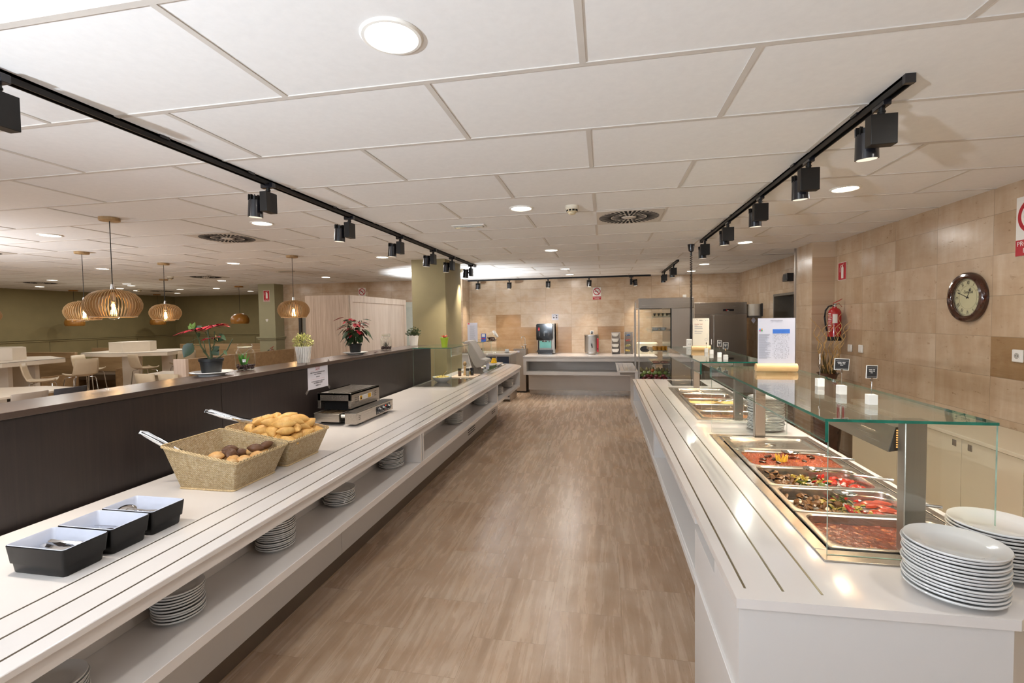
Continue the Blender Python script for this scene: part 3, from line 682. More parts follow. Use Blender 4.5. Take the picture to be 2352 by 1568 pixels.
def basket(y0, label, first=[None]):
    x0, x1, dy = -2.145, -1.832, .305
    if first[0]: return dup(first[0], (-1.99, y0+dy/2, T), 0, label)
    cx, cy = -1.99, y0+dy/2
    t = thing('bread_basket', label, 'basket', (cx, cy, T), 0, 'two wicker bread baskets')
    def loop(z, e, wb):     # rim rises towards the wall side
        f = z; xa = x0-.065*f-e; xb = x1+.058*f+e; ya = y0-.040*f-e; yb = y0+dy+.040*f+e
        hb, hf = .226, .156
        pts = []
        for (px, py, _) in rrect((xa+xb)/2, (ya+yb)/2, xb-xa, yb-ya, .012, 3):
            px_, py_ = px, py; q = (px_-xa)/(xb-xa); pts.append((px_, py_, T+f*(hb+(hf-hb)*q)+wb))
        return pts
    fs = [0, .02, .25, .5, .75, 1]
    MB().loft([loop(f, 0, .002) for f in fs]+[loop(f, -.006, .004 if f == 0 else 0) for f in reversed(fs)], True, True).build('woven_body', m_wick, t)
    rim = loop(1, 0, 0); seg = []
    n = len(rim); dens = []
    for i in range(n):
        a = Vector(rim[i]); b_ = Vector(rim[(i+1) % n]); m = max(1, int((b_-a).length/.006))
        dens += [a.lerp(b_, k/m) for k in range(m)]
    for ph in (0, PI*2/3, PI*4/3):
        pts = []
        for k, p in enumerate(dens):
            a = k*.55+ph; pts.append(p+Vector((.0035*math.cos(a)*(1 if abs(p.y-cy) < dy/2+.03 else .5), .0035*math.cos(a), .005*math.sin(a))))
        MB().tube(pts, .0036, 5, closed=True).build('braided_rim', m_rimw, t)
    MB().tube([(p[0], p[1], p[2]) for p in loop(0, .002, .004)], .005, 5, closed=True).build('base_ring', m_rimw, t)
    first[0] = t; return t
basket(2.037, 'nearer wicker basket, nearly empty, with dark and light rolls')
basket(2.450, 'farther wicker basket heaped with pale bread rolls')
def bread_mat(name, a, b_, c, seeds=True):
    m, nt, bs = newmat(name); n1 = noise(nt, pos(nt), 14, 4)
    col = ramp(nt, n1, [(.3, a), (.5, b_), (.75, c)])
    sp = ramp(nt, noise(nt, pos(nt), 160, 2), [(.30, '6d4a20'), (.36, 'ffffff')])
    col = mix(nt, col, sp, .5 if seeds else .1, 'MULTIPLY'); L(nt, col, bs.inputs['Base Color']); bs.inputs['Roughness'].default_value = .55
    bump(nt, bs, noise(nt, pos(nt), 60, 4), .25, .004); return m
m_bread = bread_mat('pale_bread', 'b5843f', 'd2a258', 'dfb872'); m_rye = bread_mat('rye_bread', '4a2d1a', '5f3c22', '714b2c')
m_bun = bread_mat('floured_bun', 'b07a3c', 'cfa063', 'e0c498', False)
def roll_mesh(Lh, R, mat, name, label, group, slit=True, blunt=False):
    m = MB(); loops = []
    for i in range(13):
        q = -1+2*i/12
        rr = R*max(.06, math.cos(q*PI/2))**(.72 if not blunt else .6)
        lp = []
        for k in range(16):
            a = 2*PI*k/16; d = 1-(.30*math.exp(-((a-PI/2-.5*q)/.20)**2)*(1-abs(q)) if slit else 0)
            lp.append((q*Lh, rr*1.05*math.cos(a)*d, rr*(.9 if math.sin(a) > 0 else .78)*math.sin(a)*d))
        loops.append(lp)
    m.loft(loops); return m.single(name, mat, label, 'bread roll', (0, 0, 0), group)
gA = 'pale rolls heaped in the farther basket'
pa = roll_mesh(.070, .034, m_bread, 'bread_roll', 'pale pointed bread roll in the heaped farther basket', gA)
pb = roll_mesh(.066, .035, m_bread, 'bread_roll', 'pale pointed bread roll in the heaped farther basket', gA, True, False)
heap = []
for lay, (z, nx, ny, ins) in enumerate([(1.035, 5, 5, 0), (1.078, 4, 4, .03), (1.118, 3, 3, .07)]):
    for i in range(nx):
        for j in range(ny):
            fx = (i+.5)/nx; fy = (j+.5)/ny
            x = -2.195+ins+(.385-2*ins)*fx; y = 2.455+ins*.8+(.325-1.6*ins)*fy
            heap.append((x+random.uniform(-.008, .008), y+random.uniform(-.008, .008), z+.045*(-x-2.0)+random.uniform(-.004, .006)+(.0 if lay else .0)))
used = []
for k, (x, y, z) in enumerate(heap):
    src = (pa, pb)[k % 2]
    o = src if k < 2 else dup(src)
    o.location = (x, y, z); o.rotation_euler = (random.uniform(-.4, .4), random.uniform(-.35, .35), random.choice([.3, .9, 1.6, 2.3, 2.8])+random.uniform(-.3, .3))
    s = random.uniform(.9, 1.08); o.scale = (s, s, s)
gB = 'dark rolls in the nearer basket'
d0 = roll_mesh(.045, .027, m_rye, 'rye_roll', 'dark rye roll in the nearer basket', gB)
for k, (x, y, z, a) in enumerate([(-1.985, 2.19, .975, .5), (-2.02, 2.235, .985, 1.2), (-1.955, 2.165, .985, 2.0), (-1.90, 2.28, .985, .3), (-1.87, 2.325, .99, 1.3), (-1.99, 2.28, .955, .8), (-2.04, 2.18, .96, 2.2)]):
    o = d0 if k == 0 else dup(d0); o.location = (x, y, z+.052); o.rotation_euler = (random.uniform(-.5, .5), random.uniform(-.4, .4), a)
gC = 'light floured buns in the nearer basket'
c0 = roll_mesh(.040, .029, m_bun, 'bread_bun', 'light floured bun in the nearer basket', gC, True, True)
for k, (x, y, z, a) in enumerate([(-1.99, 2.105, .985, .4), (-2.03, 2.075, .96, 1.5), (-1.95, 2.075, .955, .2), (-1.90, 2.095, .955, .9), (-1.875, 2.16, .955, .7), (-1.92, 2.14, .96, 2.1), (-1.86, 2.24, .955, 1.2), (-2.08, 2.11, .96, 2.6), (-1.88, 2.31, .955, .2), (-2.07, 2.23, .95, 1.1), (-1.95, 2.31, .95, 2.2)]):
    o = c0 if k == 0 else dup(c0); o.location = (x, y, z+.052); o.rotation_euler = (random.uniform(-.3, .3), random.uniform(-.3, .3), a)
def tongs(p_end, p_mid, p_tip, label, first=[None]):
    t = thing('serving_tongs', label, 'tongs', p_mid)
    a, b_, c = Vector(p_end), Vector(p_mid), Vector(p_tip); d = (b_-a).normalized(); s = d.cross(Vector((0, 0, 1))).normalized(); n = s.cross(d); s, n = n, s
    for sg in (1, -1):
        lo = []
        for q, w, gap in ((0, .009, .002), (.10, .019, .004), (.35, .016, .007), (.7, .012, .010), (.9, .018, .010), (1, .012, .008)):
            p = a.lerp(c, q)+n*gap*sg; th = .0022
            lo.append([tuple(p-s*w-n*th), tuple(p-s*w*.5+n*th*1.6*sg), tuple(p+s*w*.5+n*th*1.6*sg), tuple(p+s*w-n*th)])
        MB().loft(lo).build('arm', m_chrome, t)
    MB().cyl(a-s*.009, a+s*.009, .005, n=10).build('hinge', m_chrome, t)
    return t
tongs((-2.317, 1.985, 1.185), (-2.24, 2.04, 1.13), (-2.12, 2.13, 1.0), 'steel tongs leaning out of the nearer bread basket')
tongs((-2.36, 2.43, 1.205), (-2.25, 2.50, 1.15), (-2.12, 2.57, 1.10), 'steel tongs lying across the corner of the heaped bread basket')

# ---------------------------------------------------------------- conveyor toaster
to = thing('conveyor_toaster', 'stainless conveyor toaster beside the heaped bread basket', 'toaster', (-2.15, 3.8, T))
MB().box(-2.055, -1.955, 3.46, 4.13, T+.018, T+.108).build('control_box', m_steel, to, bevel=.002)
MB().box(-2.056, -1.954, 3.458, 4.132, T+.108, T+.112).build('control_box_lid', flat('dark_steel_lid', '4d4842', .3, .8), to, bevel=.001)
h = MB()
x0, x1, y0, y1, z0, z1 = -2.385, -2.075, 3.60, 4.10, 1.0, 1.130
h.box(x0, x1, y0, y1, z1-.018, z1).box(x0, x0+.028, y0, y1, z0, z1).box(x1-.028, x1, y0, y1, z0, z1).box(x0, x1, y0+.0, y0+.012, 1.065, z1)
h.build('toasting_hood', m_steel, to, bevel=.002)
MB().box(x0+.02, x1-.02, y0+.06, y1-.004, T+.05, z1-.02).build('dark_tunnel', m_void, to)
MB().box(-2.34, -2.105, 3.47, 3.486, T+.03, T+.098).box(-2.34, -2.105, 3.486, 4.12, T+.03, T+.04).box(-2.34, -2.332, 3.47, 4.12, T+.03, T+.10).box(-2.113, -2.105, 3.47, 4.12, T+.03, T+.10).build('conveyor_tray', m_steelx, to, bevel=.0015)
cv = MB()
for k in range(14): cv.cyl((-2.325, 3.50+k*.022, T+.092), (-2.12, 3.50+k*.022, T+.092), .0022, n=6)
for xx in (-2.30, -2.22, -2.145): cv.box(xx-.003, xx+.003, 3.49, 3.80, T+.088, T+.096)
cv.build('conveyor_belt', flat('belt_steel', '6b5a45', .35, .9), to)
MB().cyl((-2.108, 3.50, T+.075), (-2.06, 3.50, T+.075), .013, n=14).build('drive_roller', m_signw, to)
MB().box(-2.33, -1.97, 3.56, 3.60, T, T+.03).box(-2.33, -1.97, 4.0, 4.05, T, T+.03).build('feet', m_blackp, to)
MB().box(-2.24, -2.12, 4.10, 4.20, T+.08, T+.11).box(-2.24, -2.12, 4.19, 4.20, T+.02, T+.11).build('exit_chute', m_steel, to)
pn = MB().box(-1.9555, -1.9525, 3.80, 4.07, T+.030, T+.095).build('control_panel', m_blackp, to, bevel=.001)
for y in (3.855, 3.925, 4.03):
    kb = MB().cyl((-1.953, y, T+.062), (-1.930, y, T+.062), .020, .017, n=20).build('control_knob', m_blackp, to)
    MB().cyl((-1.9525, y, T+.062), (-1.9505, y, T+.062), .024, n=24).build('dial_ring', m_chrome, kb)
MB().box(-1.9525, -1.951, 3.972, 3.985, T+.076, T+.086).build('indicator_light', emis('red_indicator', 'ff5a30', .8), to)
MB().box(-1.9525, -1.951, 3.972, 3.985, T+.034, T+.044).build('indicator_light', m_inkr, to)
lb = MB().box(x1-.0005, x1+.0008, 3.735, 3.95, 1.048, 1.088).build('warning_sticker', m_signw, to, flat=True)
MB().box(x1, x1+.0012, 3.742, 3.782, 1.05, 1.086).box(x1, x1+.0012, 3.885, 3.94, 1.05, 1.086).build('yellow_field', flat('sticker_yellow', 'd9a51e', .5), lb, flat=True)
MB().prism([(3.748, 1.055), (3.776, 1.055), (3.762, 1.080)], 0, .0006, Matrix(((0, 0, 1, x1+.001), (1, 0, 0, 0), (0, 1, 0, 0), (0, 0, 0, 1)))).build('triangle_mark', m_ink, lb, flat=True)
q = MB()
for k in range(4): q.box(x1, x1+.0012, 3.79, 3.878, 1.054+k*.008, 1.0555+k*.008)
q.build('small_print', m_inkg, lb, flat=True)
q = MB()
for yy in (3.66, 3.70): 
    for k in range(3): q.box(x1-.0005, x1+.0012, yy, yy+.028, 1.045+k*.018, 1.048+k*.018)
for k in range(3): q.box(x1-.0005, x1+.0012, 4.0, 4.04, 1.050+k*.018, 1.053+k*.018)
for k in range(3): q.box(-1.9552, -1.9538, 3.50, 3.53, T+.05+k*.014, T+.053+k*.014)
q.build('louvre_slots', m_void, to, flat=True)

# ---------------------------------------------------------------- left glass cold display
def pane(x0, x1, y0, y1, z0, z1, name, parent, top=False):
    thick = min(x1-x0, y1-y0, z1-z0) > .0085
    """a glass sheet: clear faces and green edges"""
    d = (x1-x0, y1-y0, z1-z0); k = d.index(min(d)); m = MB()
    vs = [(x0,y0,z0),(x1,y0,z0),(x1,y1,z0),(x0,y1,z0),(x0,y0,z1),(x1,y0,z1),(x1,y1,z1),(x0,y1,z1)]
    fs = {(2, 0): (0,3,2,1), (2, 1): (4,5,6,7), (1, 0): (0,1,5,4), (0, 1): (1,2,6,5), (1, 1): (2,3,7,6), (0, 0): (3,0,4,7)}
    for (ax, _), f in fs.items():
        m.mat(0 if ax == k else 1); m.add([vs[i] for i in f], [(0, 1, 2, 3)])
    return m.build(name, [m_gtop if top else m_glass, m_gedge if thick else m_gedgel], parent, flat=True)
cdz = 1.371
cd_ = thing('glass_food_guard', 'small glass food guard box over the salad bowl on the left counter', 'glass guard', (-2.15, 6.1, T))
pane(-2.40, -1.895, 5.69, 5.697, T+.004, cdz, 'near_pane', cd_); pane(-2.40, -1.895, 6.455, 6.462, T+.004, cdz, 'far_pane', cd_)
pane(-2.41, -1.885, 5.685, 6.47, cdz, cdz+.009, 'top_pane', cd_, True); pane(-1.896, -1.888, 5.69, 6.462, 1.268, cdz-.001, 'hanging_strip', cd_)
cw = thing('chilled_well', 'steel framed chilled plate set in the left counter under the small glass guard', 'chilled well', (-2.15, 6.1, T))
MB().box(-2.40, -1.835, 5.66, 5.70, T-.001, T+.006).box(-2.40, -1.835, 6.50, 6.54, T-.001, T+.006).box(-2.40, -2.36, 5.70, 6.50, T-.001, T+.006).box(-1.875, -1.835, 5.70, 6.50, T-.001, T+.006).build('frame', m_steel, cw, bevel=.001)
MB().box(-2.36, -1.875, 5.70, 6.50, T-.001, T+.002).build('plate', flat('dark_glass_plate', '3a332b', .08, coat=.5), cw)
bw = thing('salad_bowl', 'white bowl of pale yellow salad under the small glass guard', 'bowl', (-2.17, 6.12, T+.002))
pr = [(.001, 0), (.06, 0), (.065, .004), (.115, .04), (.132, .075), (.129, .077), (.112, .043), (.06, .012), (.001, .010)]
MB().lathe(pr, (-2.17, 6.12, T+.002), 40).build('bowl', m_china, bw)
fd = MB()
for k in range(70):
    a = random.uniform(0, 6.28); r_0 = .10*math.sqrt(random.random()); fd.ball((-2.17+r_0*math.cos(a), 6.12+r_0*math.sin(a), T+.066+.02*(1-r_0/.1)), random.uniform(.008, .015), 7, 5, jit=.15)
o = fd.build('salad', flat('salad_yellow', 'd9bb62', .4, var=.3, vs=90), bw); o['kind'] = 'stuff'
sp = spoon('serving_spoon', 'steel spoon stuck in the salad bowl', 'serving spoon', None, .02, .16); sp.location = (-2.15, 6.13, T+.10); sp.rotation_euler = (0, .7, 2.6)
gp = thing('flower_pot', 'lime green pot with an orange flower on the small glass guard', 'potted flower', (-2.06, 5.93, cdz+.009))
gx, gy, gz = -2.06, 5.93, cdz+.009
MB().lathe([(.001, 0), (.036, 0), (.038, .006), (.046, .07), (.055, .115), (.060, .118), (.056, .120), (.044, .08), (.001, .078)], (gx, gy, gz), 28).build('pot', flat('lime_pot', '9fb62c', .35), gp)
fl = MB()
for k in range(14):
    a = 2*PI*k/14; e = .5+.5*(k % 2); fl.leaf((gx, gy, gz+.115), (gx+.05*math.cos(a), gy+.05*math.sin(a), gz+.125+.03*e), (0, 0, 1), .018)
fl.build('petals', flat('orange_petal', 'd9532f', .5, var=.2), gp)
fl = MB()
for k in range(8):
    a = 2*PI*k/8; fl.leaf((gx, gy, gz+.10), (gx+.055*math.cos(a), gy+.055*math.sin(a), gz+.125), (0, 0, 1), .02)
fl.build('leaves', flat('pot_leaf', '3c4a22', .5), gp)

# ---------------------------------------------------------------- oil, mills, grey stand
bd = thing('serving_board', 'pale board carrying the pepper mill and oil bottles', 'board', (-2.05, 6.78, T))
MB().loft([rrect(-2.03, 6.79, .34, .42, .05, 4, T), rrect(-2.03, 6.79, .36, .44, .05, 4, T+.012), rrect(-2.03, 6.79, .35, .43, .05, 4, T+.016)]).build('board', flat('stone_board', 'cdb8a2', .5), bd)
BZ = T+.016
def lathed(name, label, cat, x, y, z, parts, group=None):
    t = thing(name, label, cat, (x, y, z), 0, group)
    for pn_, prof, mt in parts: MB().lathe(prof, (x, y, z), 24).build(pn_, mt, t)
    return t
lathed('pepper_mill', 'wooden pepper mill with a round knob on the pale board', 'pepper mill', -2.05, 6.80, BZ, [('body', [(.001, 0), (.024, 0), (.026, .01), (.020, .05), (.017, .09), (.022, .12), (.017, .14)], m_pine), ('knob', [(.010, .14), (.024, .155), (.028, .175), (.022, .195), (.008, .205), (.001, .212)], m_birch)])
for x, y, cl, cn, lb in ((-2.10, 6.70, 'glass_brown', '6b4630', 'brown spice jar with black lid at the near corner of the board'), (-1.985, 6.72, 'glass_grey', '9b9790', 'clear salt jar with black lid at the front of the board'), (-1.94, 6.80, 'dark_bottle', '17140f', 'dark vinegar bottle at the right of the board')):
    lathed('spice_jar', lb, 'jar', x, y, BZ, [('jar', [(.001, 0), (.023, 0), (.025, .006), (.025, .07), (.02, .078)], flat(cl, cn, .15, coat=.5)), ('lid', [(.024, .076), (.027, .078), (.027, .112), (.001, .114)], m_blackp)])
lathed('oil_bottle', 'clear oil cruet with a stopper behind the spice jars', 'bottle', -2.0, 6.88, BZ, [('bottle', [(.001, 0), (.03, 0), (.032, .01), (.03, .08), (.012, .12), (.012, .16), (.016, .165)], m_jar), ('stopper', [(.010, .155), (.020, .18), (.018, .20), (.001, .205)], m_jar), ('oil', [(.001, .004), (.028, .004), (.027, .05), (.001, .05)], flat('pale_oil', 'b99c58', .1))])
st = thing('tray_stand', 'grey curved display stand leaning beside the column', 'stand', (-1.95, 7.1, T))
prof = [(-2.13, 1.375), (-2.085, 1.405), (-2.03, 1.405), (-1.995, 1.36), (-1.85, 1.125), (-1.79, 1.115), (-1.765, 1.085), (-1.80, 1.045), (-1.87, 1.0), (-1.925, .995), (-1.965, 1.04), (-2.085, 1.30)]
XZ = Matrix(((1, 0, 0, 0), (0, 0, -1, 7.34), (0, 1, 0, 0), (0, 0, 0, 1)))
MB().prism(prof, 0, .36, XZ).build('curved_back', flat('grey_plastic', '8d877f', .4), st, bevel=.01)
MB().prism([(-2.075, 1.22), (-2.045, 1.10), (-1.995, T), (-1.875, T), (-1.99, 1.12)], .08, .28, XZ).build('foot', flat('grey_plastic_dark', '6f6961', .4), st, bevel=.004)
MB().prism([(-2.01, 1.335), (-1.865, 1.10), (-1.86, 1.106), (-2.004, 1.34)], .03, .33, XZ).build('front_plate', flat('beige_plastic', 'b5a793', .45), st)

# ---------------------------------------------------------------- garnished cold tray past the stand
ct = thing('chilled_well', 'steel chilled well with ice at the rounded end of the left counter', 'chilled well', (-2.05, 7.95, T))
MB().loft([rrect(-2.05, 7.95, .50, 1.38, .02, 3, T+.0), rrect(-2.05, 7.95, .50, 1.38, .02, 3, T+.006), rrect(-2.05, 7.95, .44, 1.32, .02, 3, T+.006), rrect(-2.05, 7.95, .43, 1.31, .02, 3, T+.001)], False, True).build('frame', m_steel, ct)
ic = MB()
for k in range(260): ic.ball((-2.25+.41*random.random(), 7.32+1.26*random.random(), T+.006), random.uniform(.010, .02), 6, 4, jit=.3)
o = ic.build('crushed_ice', flat('ice', 'b9bcc0', .15, var=.3, vs=60, coat=.5), ct); o['kind'] = 'stuff'
lf = MB()
for k in range(9):
    y = 7.42+k*.07; lf.leaf((-1.86, y, T+.022), (-1.87+.03*random.random(), y+.14, T+.05), (1, 0, .3), .05)
lf.single('garnish_leaves', flat('garnish_green', '2f4a12', .4, var=.3), 'row of dark green garnish leaves along the front of the chilled well', 'leaf garnish', (-1.86, 7.7, T+.02))
lathed('oil_flask', 'glass flask of yellow oil standing on the white platter', 'flask', -1.97, 8.36, T+.055, [('flask', [(.001, 0), (.062, 0), (.064, .006), (.028, .10), (.014, .125), (.014, .16), (.018, .165)], m_jar), ('oil', [(.001, .003), (.060, .003), (.033, .088), (.001, .088)], flat('yellow_oil', 'd9a800', .1)), ('cork', [(.012, .155), (.016, .185), (.001, .19)], m_signw)])
lathed('dressing_flask', 'glass flask of peach coloured dressing left of the yellow oil flask', 'flask', -2.07, 8.25, T+.055, [('flask', [(.001, 0), (.055, 0), (.057, .006), (.025, .10), (.013, .125), (.013, .155), (.016, .16)], m_jar), ('dressing', [(.001, .003), (.053, .003), (.030, .083), (.001, .083)], flat('peach_dressing', 'd9a878', .2)), ('cork', [(.011, .15), (.015, .178), (.001, .182)], m_signw)])
pl = MB().loft([rrect(-2.02, 8.28, .36, .46, .06, 4, T+.028), rrect(-2.02, 8.28, .40, .50, .06, 4, T+.05), rrect(-2.02, 8.28, .38, .48, .05, 4, T+.052), rrect(-2.02, 8.28, .33, .42, .05, 4, T+.045)])
pl.single('platter', m_china, 'white rectangular platter holding the two flasks', 'platter', (-2.02, 8.28, T+.028))
for x, y, c_, lb in ((-2.05, 7.50, 'c98f6a', 'white dish of pink and orange cold food next to the stand'), (-2.03, 7.80, 'b9b38f', 'white dish of pale cold food in the middle of the chilled well')):
    t = thing('cold_dish', lb, 'dish', (x, y, T+.02))
    MB().lathe([(.001, 0), (.07, 0), (.12, .03), (.118, .033), (.07, .008), (.001, .008)], (x, y, T+.02), 28).build('dish', m_china, t)
    f_ = MB()
    for k in range(40):
        a = random.uniform(0, 6.28); rr = .085*math.sqrt(random.random()); f_.ball((x+rr*math.cos(a), y+rr*math.sin(a), T+.042), random.uniform(.008, .014), 6, 4, jit=.3)
    o = f_.build('food', flat('cold_food_'+c_, c_, .4, var=.5, vs=70), t); o['kind'] = 'stuff'
cc = thing('label_card', 'small white label card standing by the stand foot', 'label card', (-1.80, 7.22, T))
MB().box(-1.83, -1.78, 7.22, 7.223, T+.06, T+.16).build('card', m_paper, cc); MB().cyl((-1.805, 7.221, T), (-1.805, 7.221, T+.07), .002, n=6).cyl((-1.805, 7.221, T), (-1.805, 7.221, T+.004), .015, n=12).build('clip', m_chrome, cc)
# ---------------------------------------------------------------- plants and jars on the divider
m_gleaf = flat('poinsettia_leaf', '22371b', .42, var=.35, vs=20); m_rleaf = flat('red_bract', 'a3182a', .5, var=.3, vs=25); m_gl2 = flat('young_leaf', '5e7d22', .45, var=.2)
m_stem = flat('plant_stem', '3c4420', .6, var=.3); m_potb = flat('black_plant_pot', '0d1012', .5); m_soil = flat('soil', '2a1a10', .95, var=.4, vs=60)
def V(o, a, h, d=0):  # a to the viewer's right, h up, d away
    return (o[0]+.982*a-.187*d, o[1]+.187*a+.982*d, o[2]+h)
def saucer(x, y, label):
    return MB().lathe([(.001, .004), (.07, .004), (.074, 0), (.078, 0), (.080, .006), (.115, .017), (.132, .024), (.131, .027), (.112, .022), (.078, .011), (.001, .010)], (x, y, DZ), 44).single('plate', m_china, label, 'plate', (x, y, DZ))
# near, leggy poinsettia
o1 = (-2.645, 2.79, DZ+.010)
saucer(o1[0], o1[1], 'white plate under the leggy red-leaved plant, nearest on the divider')
t = thing('potted_poinsettia', 'leggy poinsettia with bare stems and a few red bracts in a black pot', 'potted plant', o1)
MB().lathe([(.001, 0), (.055, 0), (.057, .004), (.068, .085), (.074, .087), (.076, .105), (.071, .106), (.069, .09), (.001, .09)], o1, 32).build('pot', m_potb, t)
MB().lathe([(.001, .098), (.04, .094), (.07, .088)], o1, 20).build('soil', m_soil, t)
P_ = lambda a, h, d=0: V(o1, a, h, d)
st = MB()
for pts, r in (([(0, .09), (-.03, .13), (-.06, .19), (-.088, .25), (-.105, .30)], .0055), ([(0, .09), (0, .17), (-.006, .24), (-.012, .31)], .005), ([(.01, .09), (.012, .16), (.028, .22), (.032, .29)], .0042), ([(.01, .09), (.06, .12), (.11, .16), (.15, .235)], .0042),
               ([(-.02, .1), (-.04, .16), (-.045, .23)], .003), ([(-.088, .25), (-.12, .23), (-.15, .215)], .002), ([(-.06, .19), (-.10, .20), (-.12, .195)], .002), ([(.028, .22), (.05, .25), (.07, .275)], .0022), ([(-.03, .13), (-.045, .15), (-.05, .18)], .003), ([(0, .17), (.02, .2), (.03, .24)], .0025), ([(.01, .24), (-.03, .27), (-.04, .29)], .0025)):
    st.tube([P_(a, h, random.uniform(-.01, .01)) for a, h in pts], r, 6)
st.build('stems', m_stem, t)
gl = MB()
for b_, e, w in (((-.12, .21), (-.175, .125), .085), ((-.085, .255), (-.055, .285), .03), ((.01, .17), (.05, .13), .055), ((.03, .23), (.085, .235), .03), ((.06, .275), (.115, .235), .028), ((.02, .16), (.06, .19), .04), ((.09, .16), (.12, .13), .02), ((-.115, .30), (-.06, .335), .035), ((-.12, .30), (-.14, .30), .03), ((.03, .10), (.055, .075), .02)):
    gl.leaf(P_(*b_), P_(*e, random.uniform(-.03, .03)), V((0, 0, 0), .3, .5, -1), w, .2, droop=.1)
gl.build('green_leaves', m_gleaf, t)
yl = MB()
for b_, e in (((-.12, .31), (-.135, .35)), ((-.115, .31), (-.10, .355)), ((-.125, .31), (-.15, .33))): yl.leaf(P_(*b_), P_(*e), V((0, 0, 0), 0, 0, -1), .026)
yl.build('young_leaves', m_gl2, t)
rl = MB()
for c, n, rr, sq in (((-.125, .30), 12, .11, .6), ((-.06, .315), 8, .085, .5), ((.0, .325), 12, .10, .7), ((.045, .33), 13, .105, .8), ((-.01, .245), 6, .06, .35), ((.055, .255), 5, .055, .3)):
    for k in range(n):
        a = 2*PI*k/n+random.uniform(-.2, .2); q = random.uniform(.7, 1.05)
        rl.leaf(P_(*c), P_(c[0]+rr*q*math.cos(a), c[1]+sq*.035*math.sin(a*1.3)-.005, rr*q*math.sin(a)), (0, 0, 1), .034, .2, droop=.12)
rl.build('red_bracts', m_rleaf, t)
yb = MB().leaf(P_(.03, .27), P_(.052, .225), V((0, 0, 0), 0, 0, -1), .016).build('dried_leaf', flat('dried_leaf', 'c2a05a', .6), t)
# bushy poinsettia
o2 = (-2.62, 4.66, DZ+.010)
saucer(o2[0], o2[1], 'white plate under the bushy red and green plant, before the wooden screen')
t = thing('potted_poinsettia', 'bushy poinsettia with red and green leaves in a black pot', 'potted plant', o2)
MB().lathe([(.001, 0), (.050, 0), (.052, .004), (.062, .085), (.067, .087), (.069, .105), (.064, .106), (.062, .09), (.001, .09)], o2, 32).build('pot', m_potb, t)
MB().lathe([(.001, .098), (.04, .094), (.062, .088)], o2, 20).build('soil', m_soil, t)
P_ = lambda a, h, d=0: V(o2, a, h, d)
st = MB(); gl = MB(); rl = MB()
for k in range(16):
    a = 2*PI*k/16+random.uniform(-.2, .2); q = random.uniform(.04, .13); tp = P_(q*math.cos(a), random.uniform(.24, .36), q*math.sin(a))
    st.tube([P_(.01*math.cos(a), .09, .01*math.sin(a)), P_(.35*q*math.cos(a), .18, .35*q*math.sin(a)), tp], .0035, 5)
st.build('stems', m_stem, t)
for k in range(62):
    a = random.uniform(0, 2*PI); h = random.uniform(.15, .37); q = random.uniform(.03, .12); ln = random.uniform(.07, .11)
    b_ = P_(q*math.cos(a), h, q*math.sin(a)*.8); e = P_((q+ln*.75)*math.cos(a), h-ln*(.75 if h < .28 else .1), (q+ln*.75)*math.sin(a)*.8)
    gl.leaf(b_, e, (0, 0, 1), .06, .2, droop=.12)
for k in range(34):
    a = random.uniform(0, 2*PI); h = random.uniform(.24, .39); q = random.uniform(.02, .10); ln = random.uniform(.06, .10)
    rl.leaf(P_(q*math.cos(a), h, q*math.sin(a)-.02), P_((q+ln*.8)*math.cos(a), h-ln*random.uniform(-.1, .5), (q+ln*.8)*math.sin(a)*.8-.03), (0, 0, 1), .04, .2, droop=.1)
for e in ((-.20, .36), (-.17, .26), (.19, .31), (-.05, .20), (-.03, .17), (.13, .28)): rl.leaf(P_(e[0]*.45, e[1]+.03, -.06), P_(e[0], e[1], -.09), (0, .2, 1), .045, .2, droop=.1)
gl.build('green_leaves', m_gleaf, t); rl.build('red_bracts', m_rleaf, t)
MB().leaf((-2.50, 4.86, DZ+.002), (-2.47, 4.90, DZ+.012), (0, 0, 1), .03, .5).single('fallen_leaf', flat('wilted_red', '4a1420', .6), 'wilted dark red leaf fallen beside the plate of the bushy plant', 'fallen leaf', (-2.5, 4.86, DZ), loc=None) if False else None
m = MB().leaf((-2.50, 4.86, DZ+.002), (-2.47, 4.90, DZ+.012), (0, 0, 1), .03, .5); m.leaf((-2.50, 4.87, DZ+.002), (-2.50, 4.83, DZ+.010), (0, 0, 1), .025, .5)
m.single('fallen_leaf', flat('wilted_red', '4a1420', .6), 'wilted dark red leaf fallen beside the plate of the bushy plant', 'fallen leaf', (-2.5, 4.86, DZ))
